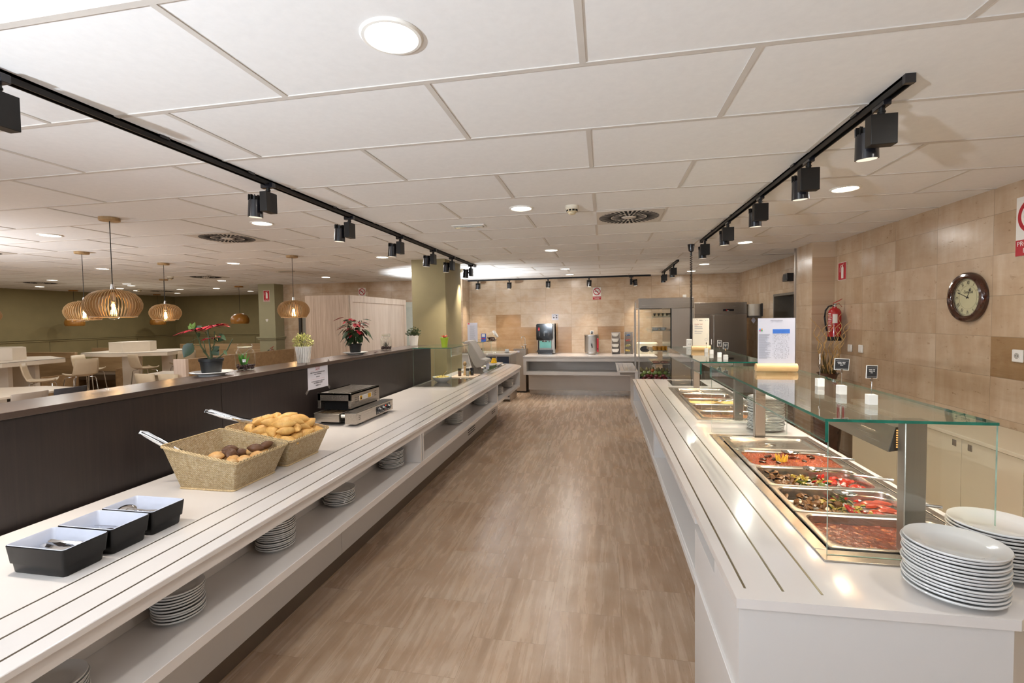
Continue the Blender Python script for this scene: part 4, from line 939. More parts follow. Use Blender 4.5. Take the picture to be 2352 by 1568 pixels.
# swing-top jars
def jar(x, y, label, green):
    t = thing('terrarium_jar', label, 'jar', (x, y, DZ)); c = (x, y, DZ)
    MB().lathe([(.001, .003), (.05, .001), (.062, .012), (.067, .04), (.067, .12), (.060, .145), (.047, .160), (.045, .170), (.048, .172)], c, 36).lathe([(.047, .178), (.050, .181), (.050, .192), (.044, .197), (.001, .198)], c, 36).build('glass', m_jar, t)
    MB().lathe([(.048, .171), (.051, .174), (.048, .178)], c, 36).build('seal_ring', flat('seal', 'b9b49c', .4), t)
    MB().tube([(x+.050*math.cos(a), y+.050*math.sin(a), DZ+.168) for a in [2*PI*k/30 for k in range(30)]], .0013, 5, closed=True).tube([V(c, .05, .168), V(c, .058, .18), V(c, .052, .195), V(c, .02, .197)], .0013, 5).tube([V(c, -.05, .168), V(c, -.03, .16, -.04), V(c, .02, .12, -.062), V(c, .045, .15, -.035), V(c, .05, .168)], .0013, 5).build('wire_clasp', m_chrome, t)
    b_ = MB()
    for k in range(110):
        a = random.uniform(0, 6.28); r_0 = .058*math.sqrt(random.random()); b_.ball((x+r_0*math.cos(a), y+r_0*math.sin(a), DZ+random.uniform(.010, .038)), random.uniform(.006, .010), 6, 4, jit=.2)
    o = b_.build('pebbles', flat('bark_pebbles', '2c1114', .5, var=.4, vs=60), t); o['kind'] = 'stuff'
    s = MB()
    for k in range(60 if green else 34):
        a = random.uniform(0, 6.28); q = random.uniform(.0, .05); h = random.uniform(.06, .14 if green else .125); off = -.015 if green else 0
        s.leaf(V(c, q*.4*math.cos(a)+off, .035, q*.4*math.sin(a)), V(c, q*math.cos(a)+off, h, q*math.sin(a)), V((0, 0, 0), 0, 0, -1), .007 if green else .004, .1)
    s.build('moss_plant' if green else 'dry_twigs', flat('moss', '4c8a35', .6, var=.3) if green else flat('dry_twig', '3c3d33', .7), t)
    if green: MB().cbox(V(c, .022, .075, -.055), (.028, .001, .022), None).build('tag', m_paper, t)
jar(-2.66, 3.12, 'clip-top glass jar with green moss and dark pebbles, nearest jar on the divider', True)
jar(-2.65, 5.45, 'clip-top glass jar with dry twigs, between the bushy plant and the column', False)
def ribbed(x, y, label, dark):
    t = thing('ribbed_planter', label, 'potted plant', (x, y, DZ)); c = (x, y, DZ)
    MB().lathe([(.001, .002), (.046, .002), (.062, .135), (.060, .137), (.044, .008), (.001, .008)], c, 32).build('pot', flat('planter_shade', 'bdb9b3', .5), t)
    s = MB()
    for k in range(26):
        a = 2*PI*k/26; X = Matrix.Translation(c) @ Matrix.Rotation(a, 4, 'Z'); w = .0048
        s.loft([[(.0475, -w, 0), (.0515, -w, 0), (.0515, w, 0), (.0475, w, 0)], [(.064, -w*1.25, .14), (.068, -w*1.25, .14), (.068, w*1.25, .14), (.064, w*1.25, .14)]], X=X)
    s.lathe([(.060, .130), (.0685, .130), (.0695, .141), (.062, .141)], c, 40).build('ribs', m_signw, t, bevel=.0006)
    f = MB()
    if not dark:
        cols = flat('pale_foliage', 'a9a860', .6, var=.35, vs=70)
        for k in range(520):
            a = random.uniform(0, 6.28); ph = math.acos(random.uniform(-.25, 1)); rr = random.uniform(.05, .082)
            p = (rr*math.sin(ph)*math.cos(a), rr*math.sin(ph)*math.sin(a), .165+rr*1.05*math.cos(ph)); q = [v*1.18 if i < 2 else (v-.165)*1.18+.165 for i, v in enumerate(p)]
            f.leaf(V(c, p[0], p[2], p[1]), V(c, q[0]+random.uniform(-.008, .008), q[2]+random.uniform(-.006, .006), q[1]), (random.uniform(-1, 1), random.uniform(-1, 1), 1), .013, .3, 3)
    else:
        cols = flat('dark_foliage', '35421f', .55, var=.45, vs=60)
        for k in range(300):
            a = random.uniform(0, 6.28); ph = math.acos(random.uniform(-.1, 1)); rr = random.uniform(.02, .09); s_ = 1.0
            p = (rr*1.1*math.sin(ph)*math.cos(a), rr*math.sin(ph)*math.sin(a), .14+rr*1.3*math.cos(ph))
            f.leaf(V(c, p[0], p[2], p[1]), V(c, p[0]*1.25+random.uniform(-.01, .01), p[2]+.018, p[1]*1.25), (random.uniform(-1, 1), random.uniform(-1, 1), .5), .014, .3, 3)
    for k in range(12):
        a = 2*PI*k/12; f.tube([V(c, 0, .08, 0), V(c, .05*math.cos(a), .17, .05*math.sin(a))], .0016, 4)
    f.build('foliage', cols, t)
ribbed(-2.605, 3.745, 'white ribbed planter with pale yellow-green foliage behind the notice', False)
ribbed(-2.65, 6.32, 'white ribbed planter with dark foliage at the end of the divider', True)

# ---------------------------------------------------------------- right hot buffet counter
rc = thing('buffet_counter', 'white right-hand hot food counter with three steel inlay lines', 'counter', (.9, 4.0, 0))
wt = [(.385, 1.485), (1.12, 1.50), (1.30, 1.64), (1.412, 1.80), (1.412, 6.67), (.385, 6.67)]
w_ = MB().prism([(.385, 1.485), (1.12, 1.50), (1.30, 1.64), (1.412, 1.80), (1.412, 1.801), (.385, 1.801)], T-.030, T).box(.385, .770, 1.801, 6.67, T-.030, T).box(1.345, 1.412, 1.801, 6.67, T-.030, T)
for a, b_ in ((1.801, 1.835), (3.505, 4.10), (5.81, 6.67)): w_.box(.770, 1.345, a, b_, T-.030, T)
w_.build('worktop', m_white, rc)
nb = [(.395, 1.497), (1.112, 1.512), (1.285, 1.65), (1.40, 1.82), (.395, 1.82)]
MB().prism(nb, .0, T-.030).box(.395, 1.40, 1.82, 2.2, 0, .78).build('end_panel', m_lam, rc)
b = MB().box(.395, .735, 2.2, 6.66, .80, T-.030).box(.395, 1.40, 2.2, 6.66, .545, .590).box(.72, 1.40, 2.2, 6.66, .590, .78).box(.395, .72, 6.62, 6.66, .59, .80).box(.385, .398, 1.50, 6.66, .548, .583)
b.build('shelf', m_lam, rc, bevel=.002)
for y in (3.95, 4.0): MB().box(.395, .72, y, y+.02, .59, .80).build('shelf_divider', m_lam, rc)
MB().box(.72, 1.40, 2.2, 6.5, .10, .545).build('lower_panel', m_lam, rc); MB().box(.74, 1.39, 2.2, 6.48, 0, .10).build('plinth', m_kick, rc)
for x in (.425, .534, .643): MB().box(x-.0035, x+.0035, 1.545, 6.66, T-.003, T+.0008).build('steel_inlay', steel('inlay_steel2', 'a0967f', .3, 1), rc, flat=True)
# wells
def well(x0, x1, y0, y1, name, label, n, pitch, ypan0):
    t = thing(name, label, 'bain marie', ((x0+x1)/2, (y0+y1)/2, T))
    m = MB(); z = T+.006; e = .045
    m.box(x0, x1, y0, y0+.085, T-.001, z).box(x0, x1, y1-.055, y1, T-.001, z).box(x0, x0+.048, y0+.085, y1-.055, T-.001, z).box(x1-.035, x1, y0+.085, y1-.055, T-.001, z)
    m.build('rim', m_steelx, t, bevel=.003)
    MB().box(x0+.035, x1-.032, y0+.079, y1-.05, T-.085, T-.078).build('well_floor', m_void, t); return t
well(.737, 1.378, 1.757, 3.556, 'bain_marie_well', 'near steel bain marie well in the right counter', 5, .321, 1.85)
well(.748, 1.375, 4.045, 5.86, 'bain_marie_well', 'far steel bain marie well in the right counter', 5, .32, 4.10)
PANW, PANH = .530, .322
def pan(xc, yc, label, mat=None, lid=False, depth=.06, protos={}):
    key = 'lid' if lid else 'pan'
    z = T+.012
    if key in protos: return dup(protos[key], (xc, yc, z), 0, label)
    t = thing('steel_cover' if lid else 'food_pan', label, 'pan lid' if lid else 'food pan', (xc, yc, z), 0, 'steel pans of the bain maries' if not lid else None)
    w, h = PANW, PANH
    if not lid:
        lo = [rrect(0, 0, w, h, .012, z=-.006), rrect(0, 0, w+.001, h+.001, .012, z=-.001), rrect(0, 0, w-.004, h-.004, .012, z=0), rrect(0, 0, w-.052, h-.034, .045, z=-.0015), rrect(0, 0, w-.060, h-.042, .045, z=-.006), rrect(0, 0, w-.072, h-.054, .04, z=-.062), rrect(0, 0, w-.10, h-.08, .03, z=-.068)]
        MB().loft([[(p[0], p[1], p[2]) for p in l] for l in lo], False, True).build('pan_body', m_steelx, t, world=False, sub=0)
    else:
        lo = [rrect(0, 0, w, h, .012, z=-.004), rrect(0, 0, w, h, .012, z=0), rrect(0, 0, w-.03, h-.025, .03, z=.001), rrect(0, 0, w-.045, h-.04, .03, z=.006), rrect(0, 0, w-.06, h-.055, .03, z=.006), rrect(0, 0, w-.075, h-.07, .03, z=-.006)]
        MB().loft(lo, False, True).build('lid_plate', m_steelx, t, world=False)
        MB().lathe([(.075, -.0055), (.07, -.004), (.05, -.009), (.03, -.009), (.022, -.003), (.001, -.002)], n=32).build('handle_recess', m_steelx, t, world=False)
        MB().box(-.035, .035, -.007, .007, -.003, .003).build('recessed_handle', m_steelx, t, world=False, bevel=.003)
    protos[key] = t; return t
YP = [2.010, 2.335, 2.66, 2.975]
XP = 1.056
pan(XP, YP[0], 'nearest food pan, holding brown tomato stew'); pan(XP, YP[1], 'second food pan from the near end, with roast vegetables')
pan(XP, YP[2], 'third food pan from the near end, with roast vegetables'); pan(XP, YP[3], 'fourth food pan from the near end, holding orange rice')
pan(XP, 3.297, 'closed steel lid with round recessed handle at the far end of the near bain marie', lid=True)
FY = [4.265, 4.590, 4.912, 5.235]
for y, lb in zip(FY, ('browned minced food', 'nearly empty sauce', 'flat yellow omelette', 'orange breaded pieces')): pan(1.06, y, 'food pan of the far bain marie holding '+lb)
pan(1.06, 5.56, 'closed steel lid at the far end of the far bain marie', lid=True)
def food_mat(name, stops, scale=45, rough=.3, coat=.3, bs=.6, bd=.012):
    m, nt, b = newmat(name); n1 = noise(nt, pos(nt), scale, 5, .7, .5)
    c = ramp(nt, n1, stops); L(nt, c, b.inputs['Base Color']); b.inputs['Roughness'].default_value = rough; b.inputs['Coat Weight'].default_value = coat
    bump(nt, b, noise(nt, pos(nt), scale*1.3, 4, .7), bs, bd); return m
def fill(name, label, cat, xc, yc, z, mat, amp=.006, n=(60, 36), inset=.075):
    w, h = PANW-inset, PANH-inset*.72; m = MB(); vs = []; fs = []
    for i in range(n[0]+1):
        for j in range(n[1]+1):
            vs.append((xc-w/2+w*i/n[0], yc-h/2+h*j/n[1], z+random.uniform(-amp, amp)))
    for i in range(n[0]):
        for j in range(n[1]):
            a = i*(n[1]+1)+j; fs.append((a, a+n[1]+1, a+n[1]+2, a+1))
    m.add(vs, fs)
    o = m.single(name, mat, label, cat, (xc, yc, z), ang=180); o['kind'] = 'stuff'; return o
fill('stew', 'brown red bean and tomato stew filling the nearest pan', 'stew', XP, YP[0], T-.022, food_mat('stew', [(.25, '34120a'), (.42, '5f2412'), (.55, '7a351c'), (.66, 'a8703e'), (.76, '803a1e')], 32, .12, .8, .5, .01), .0022)
fill('rice', 'orange paella rice filling the fourth pan', 'rice', XP, YP[3], T-.003, food_mat('paella', [(.25, '2e1a06'), (.38, '7a3408'), (.48, '9a430e'), (.56, '80240a'), (.64, 'b06a18'), (.74, '3e3e0c')], 42, .4, .15, 1, .02), .006, (90, 56), .06)
fill('minced_food', 'browned minced food in the nearest pan of the far bain marie', 'food', 1.06, FY[0], T-.022, food_mat('mince', [(.25, '3a1d0a'), (.5, '8a5426'), (.75, 'c98a4a')], 70, .4, .2, 1, .01), .005)
fill('sauce', 'thin layer of sauce in the almost empty far pan', 'sauce', 1.06, FY[1], T-.046, food_mat('thin_sauce', [(.3, '8a4a22'), (.6, 'c08a5a')], 20, .2, .5, .2, .004), .001, inset=.09)
fill('omelette', 'flat pale yellow omelette in the far bain marie', 'omelette', 1.06, FY[2], T-.012, food_mat('omelette', [(.3, 'cfa04a'), (.6, 'e8c878'), (.8, 'd6ac58')], 12, .35, .2, .1, .004), .001)
fill('breadcrumb_bed', 'dark juices under the orange breaded pieces', 'juices', 1.06, FY[3], T-.045, food_mat('juices', [(.3, '5a2d10'), (.7, 'a8602a')], 30, .3, .3, .3, .004), .001, inset=.09)
# individual pieces of food
def chunk_mesh(mats, split, sc, jit=.18):
    m = MB(); n = 7; ld = []
    for j in range(1, 4):
        a = PI*(j-.2 if j == 1 else j+.2 if j == 3 else j)/4; ld.append([(sc[0]*math.sin(a)*math.cos(2*PI*k/n)*(1+random.uniform(-jit, jit)), sc[1]*math.sin(a)*math.sin(2*PI*k/n)*(1+random.uniform(-jit, jit)), -sc[2]*math.cos(a)*(1+random.uniform(-jit*.5, jit*.5))) for k in range(n)])
    m.loft(ld)
    m.m = [1 if (sum(m.v[i][2] for i in f)/len(f)) > split*sc[2] else 0 for f in m.f]
    return m
m_aub = flat('aubergine_skin', '1a0d10', .3, coat=.25, var=.3); m_aubf = flat('aubergine_flesh', '5f3c12', .45, var=.4, vs=90, coat=.15); m_zuc = flat('courgette_skin', '24401c', .25, coat=.4, var=.3); m_zucf = flat('courgette_flesh', '8c7820', .35, var=.25, vs=60, coat=.3)
m_gpep = flat('green_pepper', '414f0c', .22, coat=.5, var=.35); m_rpep = flat('red_pepper', 'a31d12', .2, coat=.5, var=.3); m_tom = flat('roast_tomato', '9c2410', .25, coat=.5, var=.25, vs=60); m_carr = flat('roast_carrot', 'a0350f', .3, coat=.4, var=.2)
kinds = {}
def piece(kind, where, x, y, z, rot, s=1):
    spec = {'aubergine_chunk': ((.021, .015, .009), .35, [m_aub, m_aubf], 'dark aubergine chunk', 'vegetable'),
            'courgette_chunk': ((.019, .015, .009), .1, [m_zuc, m_zucf], 'green courgette chunk', 'vegetable'),
            'green_pepper_strip': ((.028, .009, .006), 2, [m_gpep, m_gpep], 'green pepper strip', 'vegetable'),
            'red_pepper_strip': ((.024, .009, .006), 2, [m_rpep, m_rpep], 'red pepper strip', 'vegetable'),
            'tomato_half': ((.027, .025, .013), 2, [m_tom, m_tom], 'roast tomato half', 'vegetable'),
            'carrot_piece': ((.034, .013, .010), 2, [m_carr, m_carr], 'long roast carrot piece', 'vegetable'),
            'breaded_piece': ((.035, .022, .012), 2, [flat('breadcrumb', 'c0632a', .6, var=.3, vs=80, bmp=.5)]*2, 'orange breaded piece', 'food')}
    lb = kind+where
    sc, sp, mm, txt, cat = spec[kind]
    if lb not in kinds:
        vs = []
        for q in range(2):
            m = chunk_mesh(mm, sp, sc, .22 if kind.endswith('chunk') else .1)
            vs.append(m.single(kind, mm, txt+' in '+where, cat, (0, 0, 0), txt+'s in '+where, ang=24)); 
        kinds[lb] = [vs, 0]
    vs, n = kinds[lb]; o = vs[n] if n < 2 else dup(vs[n % 2]); kinds[lb][1] += 1
    o.location = (x, y, z); o.rotation_euler = rot; o.scale = (s, s, s)
def heap_veg(yc, where, right):
    for k in range(150):
        fx = random.random(); x = XP-.215+.43*fx; y = yc-.115+.23*random.random()
        f2 = fx+random.uniform(-.07, .07)
        z = T-.028+.022*random.random()-.012*fx
        if f2 < .33: kd = 'aubergine_chunk'
        elif f2 < .55: kd = random.choice(['courgette_chunk', 'courgette_chunk', 'green_pepper_strip', 'aubergine_chunk'])
        elif f2 < .72: kd = random.choice(['green_pepper_strip', 'red_pepper_strip', 'courgette_chunk', 'red_pepper_strip'])
        else: continue
        piece(kd, where, x, y, z, (random.uniform(-.8, .8), random.uniform(-.8, .8), random.uniform(0, 6.28)), random.uniform(.75, 1.1))
    for k in range(16 if right == 'tomato_half' else 18):
        x = XP+.09+.125*random.random(); y = yc-.10+.20*((k+.5)/16)
        piece(right, where, min(x, XP+.205), min(y, yc+.105), T-.033+.012*random.random(), (random.uniform(-.25, .25), random.uniform(-.25, .25), random.uniform(-.5, .5)), random.uniform(.85, 1.05))
heap_veg(YP[1], 'the second pan from the near end', 'carrot_piece')
heap_veg(YP[2], 'the third pan from the near end', 'tomato_half')
for k in range(14): piece('breaded_piece', 'the far bain marie', 1.06-.19+.38*((k % 7)+.5)/7, FY[3]-.06+.12*(k//7)+random.uniform(-.01, .01), T-.030, (0, random.uniform(-.2, .2), random.uniform(0, 3)), random.uniform(.8, 1))
lm = MB(); n = 9
for k in range(n):
    a = 2*PI*k/n; b_ = 2*PI*(k+1)/n; c = (XP-.045, YP[3]-.01)
    for aa, bb in ((a, (a+b_)/2), ((a+b_)/2, b_)): lm.add([(c[0], c[1], T+.004), (c[0]+.030*math.cos(aa), c[1]+.024*math.sin(aa), T-.002), (c[0]+.030*math.cos(bb), c[1]+.024*math.sin(bb), T-.002), (c[0]+.036*math.cos((a+b_)/2), c[1]+.030*math.sin((a+b_)/2), T+.038), (c[0]+.012*math.cos((a+b_)/2), c[1]+.010*math.sin((a+b_)/2), T+.020)], [(0, 1, 3, 4), (0, 2, 3, 4), (1, 2, 3)])
lm.single('lemon_crown', flat('lemon', 'e0b848', .3, var=.15, coat=.3), 'zigzag cut lemon half standing in the orange rice', 'lemon', (XP-.045, YP[3]-.01, T), flat=True)
for k in range(9):
    x = XP-.18+.36*random.random(); y = YP[3]-.10+.20*random.random()
    mm = MB().ball((0, 0, 0), .014, 8, 5, (1.3, .8, .5), .2)
    if k == 0: ms0 = mm.single('mussel', flat('mussel_dark', '3a2415', .3, coat=.4, var=.4), 'dark brown shellfish piece lying on the orange rice', 'shellfish', (0, 0, 0), 'shellfish pieces on the rice')
    o = ms0 if k == 0 else dup(ms0); o.location = (x, y, T+.004); o.rotation_euler = (0, 0, random.uniform(0, 6))
def ladle(name, label, bx, by, bz, ex, ey, ez, bowl=.034):
    t = thing(name, label, 'serving spoon', (bx, by, bz)); d = Vector((ex-bx, ey-by, ez-bz)); ang = math.atan2(d.y, d.x); dn = d.normalized()
    X = Matrix.Translation((bx, by, bz)) @ Matrix.Rotation(ang, 4, 'Z')
    MB().loft([[(s*.052*math.cos(a), s*bowl*math.sin(a), z) for a in [2*PI*k/24 for k in range(24)]] for s, z in ((.05, -.016), (.5, -.012), (.85, -.004), (1, .004), (.97, .005), (.8, -.002), (.5, -.009), (.05, -.012))], X=X).build('bowl', m_chrome, t)
    p0 = Vector((bx, by, bz))+Vector((dn.x, dn.y, 0)).normalized()*.048; e = Vector((ex, ey, ez)); mid = p0.lerp(e, .45)
    MB().tube([p0, p0.lerp(mid, .5)+Vector((0, 0, .004)), mid], [.0035, .003, .0035], 8).build('shank', m_chrome, t)
    MB().cyl(mid, e, .0055, .007, n=14).build('handle', m_chrome, t)
ladle('serving_spoon', 'steel serving spoon resting across the orange rice pan', 1.085, 3.04, T+.028, 1.375, 2.93, T+.030)
ladle('serving_spoon', 'steel serving spoon over the tomato end of the third pan', 1.085, 2.73, T+.028, 1.375, 2.565, T+.038)
ladle('serving_spoon', 'steel serving spoon over the carrot end of the second pan', 1.08, 2.385, T+.024, 1.385, 2.245, T+.034)
ladle('serving_spoon', 'steel serving spoon lying on the yellow omelette', 1.10, FY[2], T+.012, 1.36, FY[2]-.02, T+.03)
MB().loft([[(1.20+s*.035*math.cos(a), 1.93+s*.035*math.sin(a), z) for a in [2*PI*k/20 for k in range(20)]] for s, z in ((.1, T-.05), (.7, T-.045), (1, T-.012), (.96, T-.012), (.66, T-.04), (.1, T-.045))]).cyl((1.225, 1.94, T-.012), (1.31, 1.90, T+.05), .004, n=8).single('stew_ladle', m_chrome, 'steel ladle sunk in the brown stew beside the tall plate stack', 'ladle', (1.20, 1.93, T))
# glass guards
G1 = thing('glass_food_guard', 'near long glass food guard with green edges over the near bain marie', 'glass guard', (1.0, 2.7, T))
GZ = 1.360
pane(.762, 1.262, 3.60, 3.607, T+.007, GZ, 'far_pane', G1); 
pane(.762, 1.262, 1.797, 1.804, T+.007, GZ, 'end_pane', G1)
pane(.750, 1.264, 1.795, 3.61, GZ, GZ+.010, 'top_pane', G1, True); pane(.751, .761, 1.797, 3.61, 1.288, GZ-.001, 'hanging_strip', G1)
G2 = thing('glass_food_guard', 'far glass food guard with green edges over the far bain marie', 'glass guard', (1.0, 4.8, T))
pane(.762, 1.255, 5.94, 5.947, T+.007, GZ, 'far_pane', G2); pane(.762, 1.255, 3.965, 3.972, T+.007, GZ, 'end_pane', G2)
pane(.750, 1.262, 3.960, 5.95, GZ, GZ+.010, 'top_pane', G2, True); pane(.751, .761, 3.962, 5.95, 1.268, GZ-.001, 'hanging_strip', G2)
def post(x, y, label, z0=T+.006):
    t = thing('guard_post', label, 'post', (x, y, z0), 0, 'steel posts of the glass guards')
    MB().box(x-.034, x+.034, y-.022, y+.022, z0, GZ-.006).build('column', m_steelz, t, bevel=.004); MB().box(x-.045, x+.045, y-.032, y+.032, GZ-.007, GZ-.0005).build('top_plate', m_steelx, t)
    return t
post(1.055, 1.865, 'brushed steel post under the near end of the near glass, behind the plate stack'); post(1.055, 3.515, 'brushed steel post at the far end of the near glass'); post(1.068, 4.09, 'brushed steel post at the near end of the far glass'); post(1.075, 5.90, 'brushed steel post at the far end of the far glass')
def hood(y0, y1, label):
    t = thing('heat_lamp_hood', label, 'heat lamp', (1.0, (y0+y1)/2, GZ-.05), 0, 'steel heat lamp hoods under the glass')
    XZ = Matrix(((1, 0, 0, 0), (0, 0, 1, 0), (0, 1, 0, 0), (0, 0, 0, 1)))
    sec = [(1.022, GZ-.035), (1.095, GZ-.035), (1.105, GZ-.105), (1.095, GZ-.106), (1.088, GZ-.045), (1.03, GZ-.045), (1.008, GZ-.125), (.998, GZ-.125)]
    MB().prism(sec, y0, y1, XZ).build('reflector', m_steel, t)
    MB().prism([(1.022, GZ-.036), (1.095, GZ-.036), (1.105, GZ-.105), (1.0, GZ-.124)], y0-.004, y0, XZ).prism([(1.022, GZ-.036), (1.095, GZ-.036), (1.105, GZ-.105), (1.0, GZ-.124)], y1, y1+.004, XZ).build('end_plate', flat('dark_steel', '4a4540', .35, .8), t)
    s = MB()
    for k in range(8): s.box(1.022, 1.052, y0-.0055, y0-.0035, GZ-.108+k*.0085, GZ-.1035+k*.0085)
    s.build('glowing_louvres', emis('louvre_glow', 'ffb96a', 1.5), t, flat=True)
    n = int((y1-y0)/.3)
    for k in range(n):
        y = y0+(y1-y0)*(k+.5)/n
        MB().cyl((1.06, y-.05, GZ-.062), (1.06, y+.05, GZ-.062), .008, n=10).build('heat_tube', emis('heat_tube', 'ffc98a', 25), t)
        area_light('heat_lamp', Vector((1.06, y, GZ-.075))-wloc(t), Vector((1.04, y, T))-wloc(t), .10, P_FOOD, (1, .80, .58), 'SQUARE', spread=math.radians(140), parent=t)
hood(1.90, 3.48, 'long steel heat lamp hood under the near glass'); hood(4.13, 5.86, 'long steel heat lamp hood under the far glass')
hb = thing('ceramic_hob', 'black glass hob with steel frame at the far end of the right counter', 'hob', (1.03, 6.3, T))
MB().box(.822, 1.236, 6.05, 6.555, T, T+.004).build('glass_top', flat('black_hob', '14110f', .06, coat=.6), hb); 
# plates on the right counter
stack(1.040, 1.632, T, 14, .124, 'large white plate in the tall stack at the near corner of the right counter', 'topmost plate of the tall stack at the near corner of the right counter', 'plates in the near corner stack', .0103, jig=.004)
stack(1.263, 1.800, T, 14, .122, 'white plate in the stack cut by the right picture edge', 'topmost plate of the stack cut by the right picture edge', 'plates in the stack at the right picture edge', .0103)
stack(1.172, 3.760, T, 24, .122, 'white plate in the tall stack between the two bain maries', 'topmost plate of the tall stack between the two bain maries', 'plates between the two bain maries', .0098, jig=.005)
# ---------------------------------------------------------------- cards and signs on the glass guards
GT = GZ+.010
def roll_card(x0, x1, y, h, label, big):
    t = thing('menu_card_holder', label, 'card holder', ((x0+x1)/2, y, GT))
    r = .026
    MB().cyl((x0-.012, y, GT+r), (x1+.012, y, GT+r), r, n=28).build('wooden_roll', m_pine, t)
    top = GT+h
    if big:
        MB().box(x0, x1, y-.0015, y+.0015, GT+r, top).build('card', m_paper, t)
        f = y-.0022; W = x1-x0
        text('heading', 'TABLA DE ALERGENOS', .007, ((x0+x1)/2, f, top-.014), RY, m_inkg, t)
        MB().box(x0+W*.40, x0+W*.86, f, y-.0015, top-.098, top-.070).build('blue_table_head', flat('table_blue', '3f74c8', .6), t, flat=True)
        for k, (cx, cz, cl) in enumerate(((0, 0, '3f9ad8'), (1, 0, 'd8892f'), (0, 1, 'c8417a'), (1, 1, '3fa04a'))):
            MB().box(x0+.008+cx*.0105, x0+.017+cx*.0105, f, y-.0015, top-.074-cz*.0095, top-.066-cz*.0095).build('colour_square', flat('square_'+cl, cl, .6), t, flat=True)
        q = MB()
        for k in range(34):
            z = top-.103-k*.0047; q.box(x0+.006, x0+.006+W*random.uniform(.16, .34), f, y-.0015, z, z+.0016)
        q.box(x0+.02, x1-.03, f, y-.0015, top-.292, top-.2905)
        q.build('ingredient_lines', m_inkg, t, flat=True)
        q = MB()
        for c_ in range(14):
            xx = x0+W*(.405+c_*.0325)
            for k in range(34):
                if random.random() < .42: q.box(xx, xx+.0028, f, y-.0015, top-.103-k*.0047, top-.1005-k*.0047)
        q.build('table_marks', m_inkg, t, flat=True)
    else:
        MB().box(x0, x1, y-.0015, y+.0015, GT+r, top).build('card', m_paperc, t)
        f = y-.0022
        text('heading', 'MENU', .014, ((x0+x1)/2, f, top-.022), RY, m_ink, t)
        text('heading', 'Plancha / Grill', .014, (x0+.018, f, top-.062), RY, m_inkr, t, 'LEFT')
        q = MB()
        for z, l_ in ((.082, .03), (.090, .075), (.108, .08), (.134, .02), (.143, .08), (.160, .07)): q.box(x0+.018, x0+.018+l_, f, y-.0015, top-z, top-z+.004)
        for k in range(22): 
            xx = random.choice([random.uniform(.006, .05), random.uniform(.11, .155)]); zz = random.uniform(.008, .03); q.cyl((x0+xx, f, top-zz), (x0+xx, y-.001, top-zz), .0022, n=6)
        q.build('printed_lines', m_inkg, t, flat=True)
        MB().tube([(x1-.030+.012*math.cos(a), f, top-.225+.014*math.sin(a)) for a in [2*PI*k/14 for k in range(14)]], .0012, 4, closed=True).box(x1-.021, x1-.0195, f, y-.0015, top-.22, top-.16).build('spoon_drawing', m_inkg, t)
roll_card(.973, 1.192, 3.28, .342, 'tall white allergen table card in a pale wooden roll on the near glass', True)
roll_card(.920, 1.084, 5.25, .340, 'cream menu card in a wooden roll on the far glass', False)
def clip_sign(x, y, label, yaw, w, h, z, blank=False, white=False):
    t = thing('food_sign', label, 'food sign', (x, y, GT), 0, 'small food signs on white cubes')
    MB().box(x-.016, x+.016, y-.016, y+.016, GT, GT+.040).build('cube_base', m_signw, t, bevel=.001)
    MB().tube([(x, y, GT+.04), (x+.001, y, GT+.09), (x-.002, y, z-h/2-.004)], .0013, 6).build('wire', m_chrome, t)
    MB().box(x-.004, x+.004, y-.003, y+.003, z-h/2-.012, z-h/2+.004).build('clip', m_chrome, t)
    if blank: return t
    X = Matrix.Translation((x, y, z)) @ Matrix.Rotation(yaw, 4, 'Z') @ Matrix.Rotation(math.radians(3), 4, 'Y')
    MB().box(-w/2, w/2, -.0012, .0012, -h/2, h/2, X).build('sign_card', m_signw, t, flat=True)
    MB().box(-w/2+.0025, w/2-.0025, -.0016, -.0012, -h/2+.0025, h/2-.0025, X).build('blackboard_face', flat('slate', '2a2a2c', .6) if not white else m_inkg, t, flat=True)
    q = MB()
    q.box(-w*.42, w*.42, -.002, -.0016, h*.30, h*.31, X).box(-w*.42, w*.42, -.002, -.0016, -h*.36, -h*.35, X)
    for zz, ww in ((.16, .30), (.04, .26), (-.08, .12)):
        n = int(ww*w*2/.0035)
        for k in range(n):
            if k % 6 != 5: q.box(-ww*w+k*.0035, -ww*w+k*.0035+.0024, -.002, -.0016, h*zz-.0012, h*zz+.0018, X)
    q.build('chalk_text', m_signw, t, flat=True); return t
clip_sign(1.045, 2.105, 'black food sign on a white cube nearest the viewer on the glass', .42, .055, .052, 1.500)
clip_sign(1.053, 2.365, 'black food sign on a white cube, middle one of three on the near glass', .12, .064, .052, 1.505)
clip_sign(1.066, 2.615, 'thin food sign seen almost edge-on beside the twigs, on a white cube', 1.15, .055, .052, 1.508, white=True)
clip_sign(.985, 4.15, 'right food sign of the pair on the near half of the far glass', .4, .048, .055, 1.485)
clip_sign(.998, 4.42, 'left food sign of the pair on the near half of the far glass', .55, .048, .055, 1.490)
clip_sign(1.012, 4.80, 'edge-on food sign beside the cream menu card', 1.45, .05, .05, 1.485)
clip_sign(1.006, 5.00, 'white cube with bare wire in front of the cream menu card', 0, .05, .05, 1.49, True)
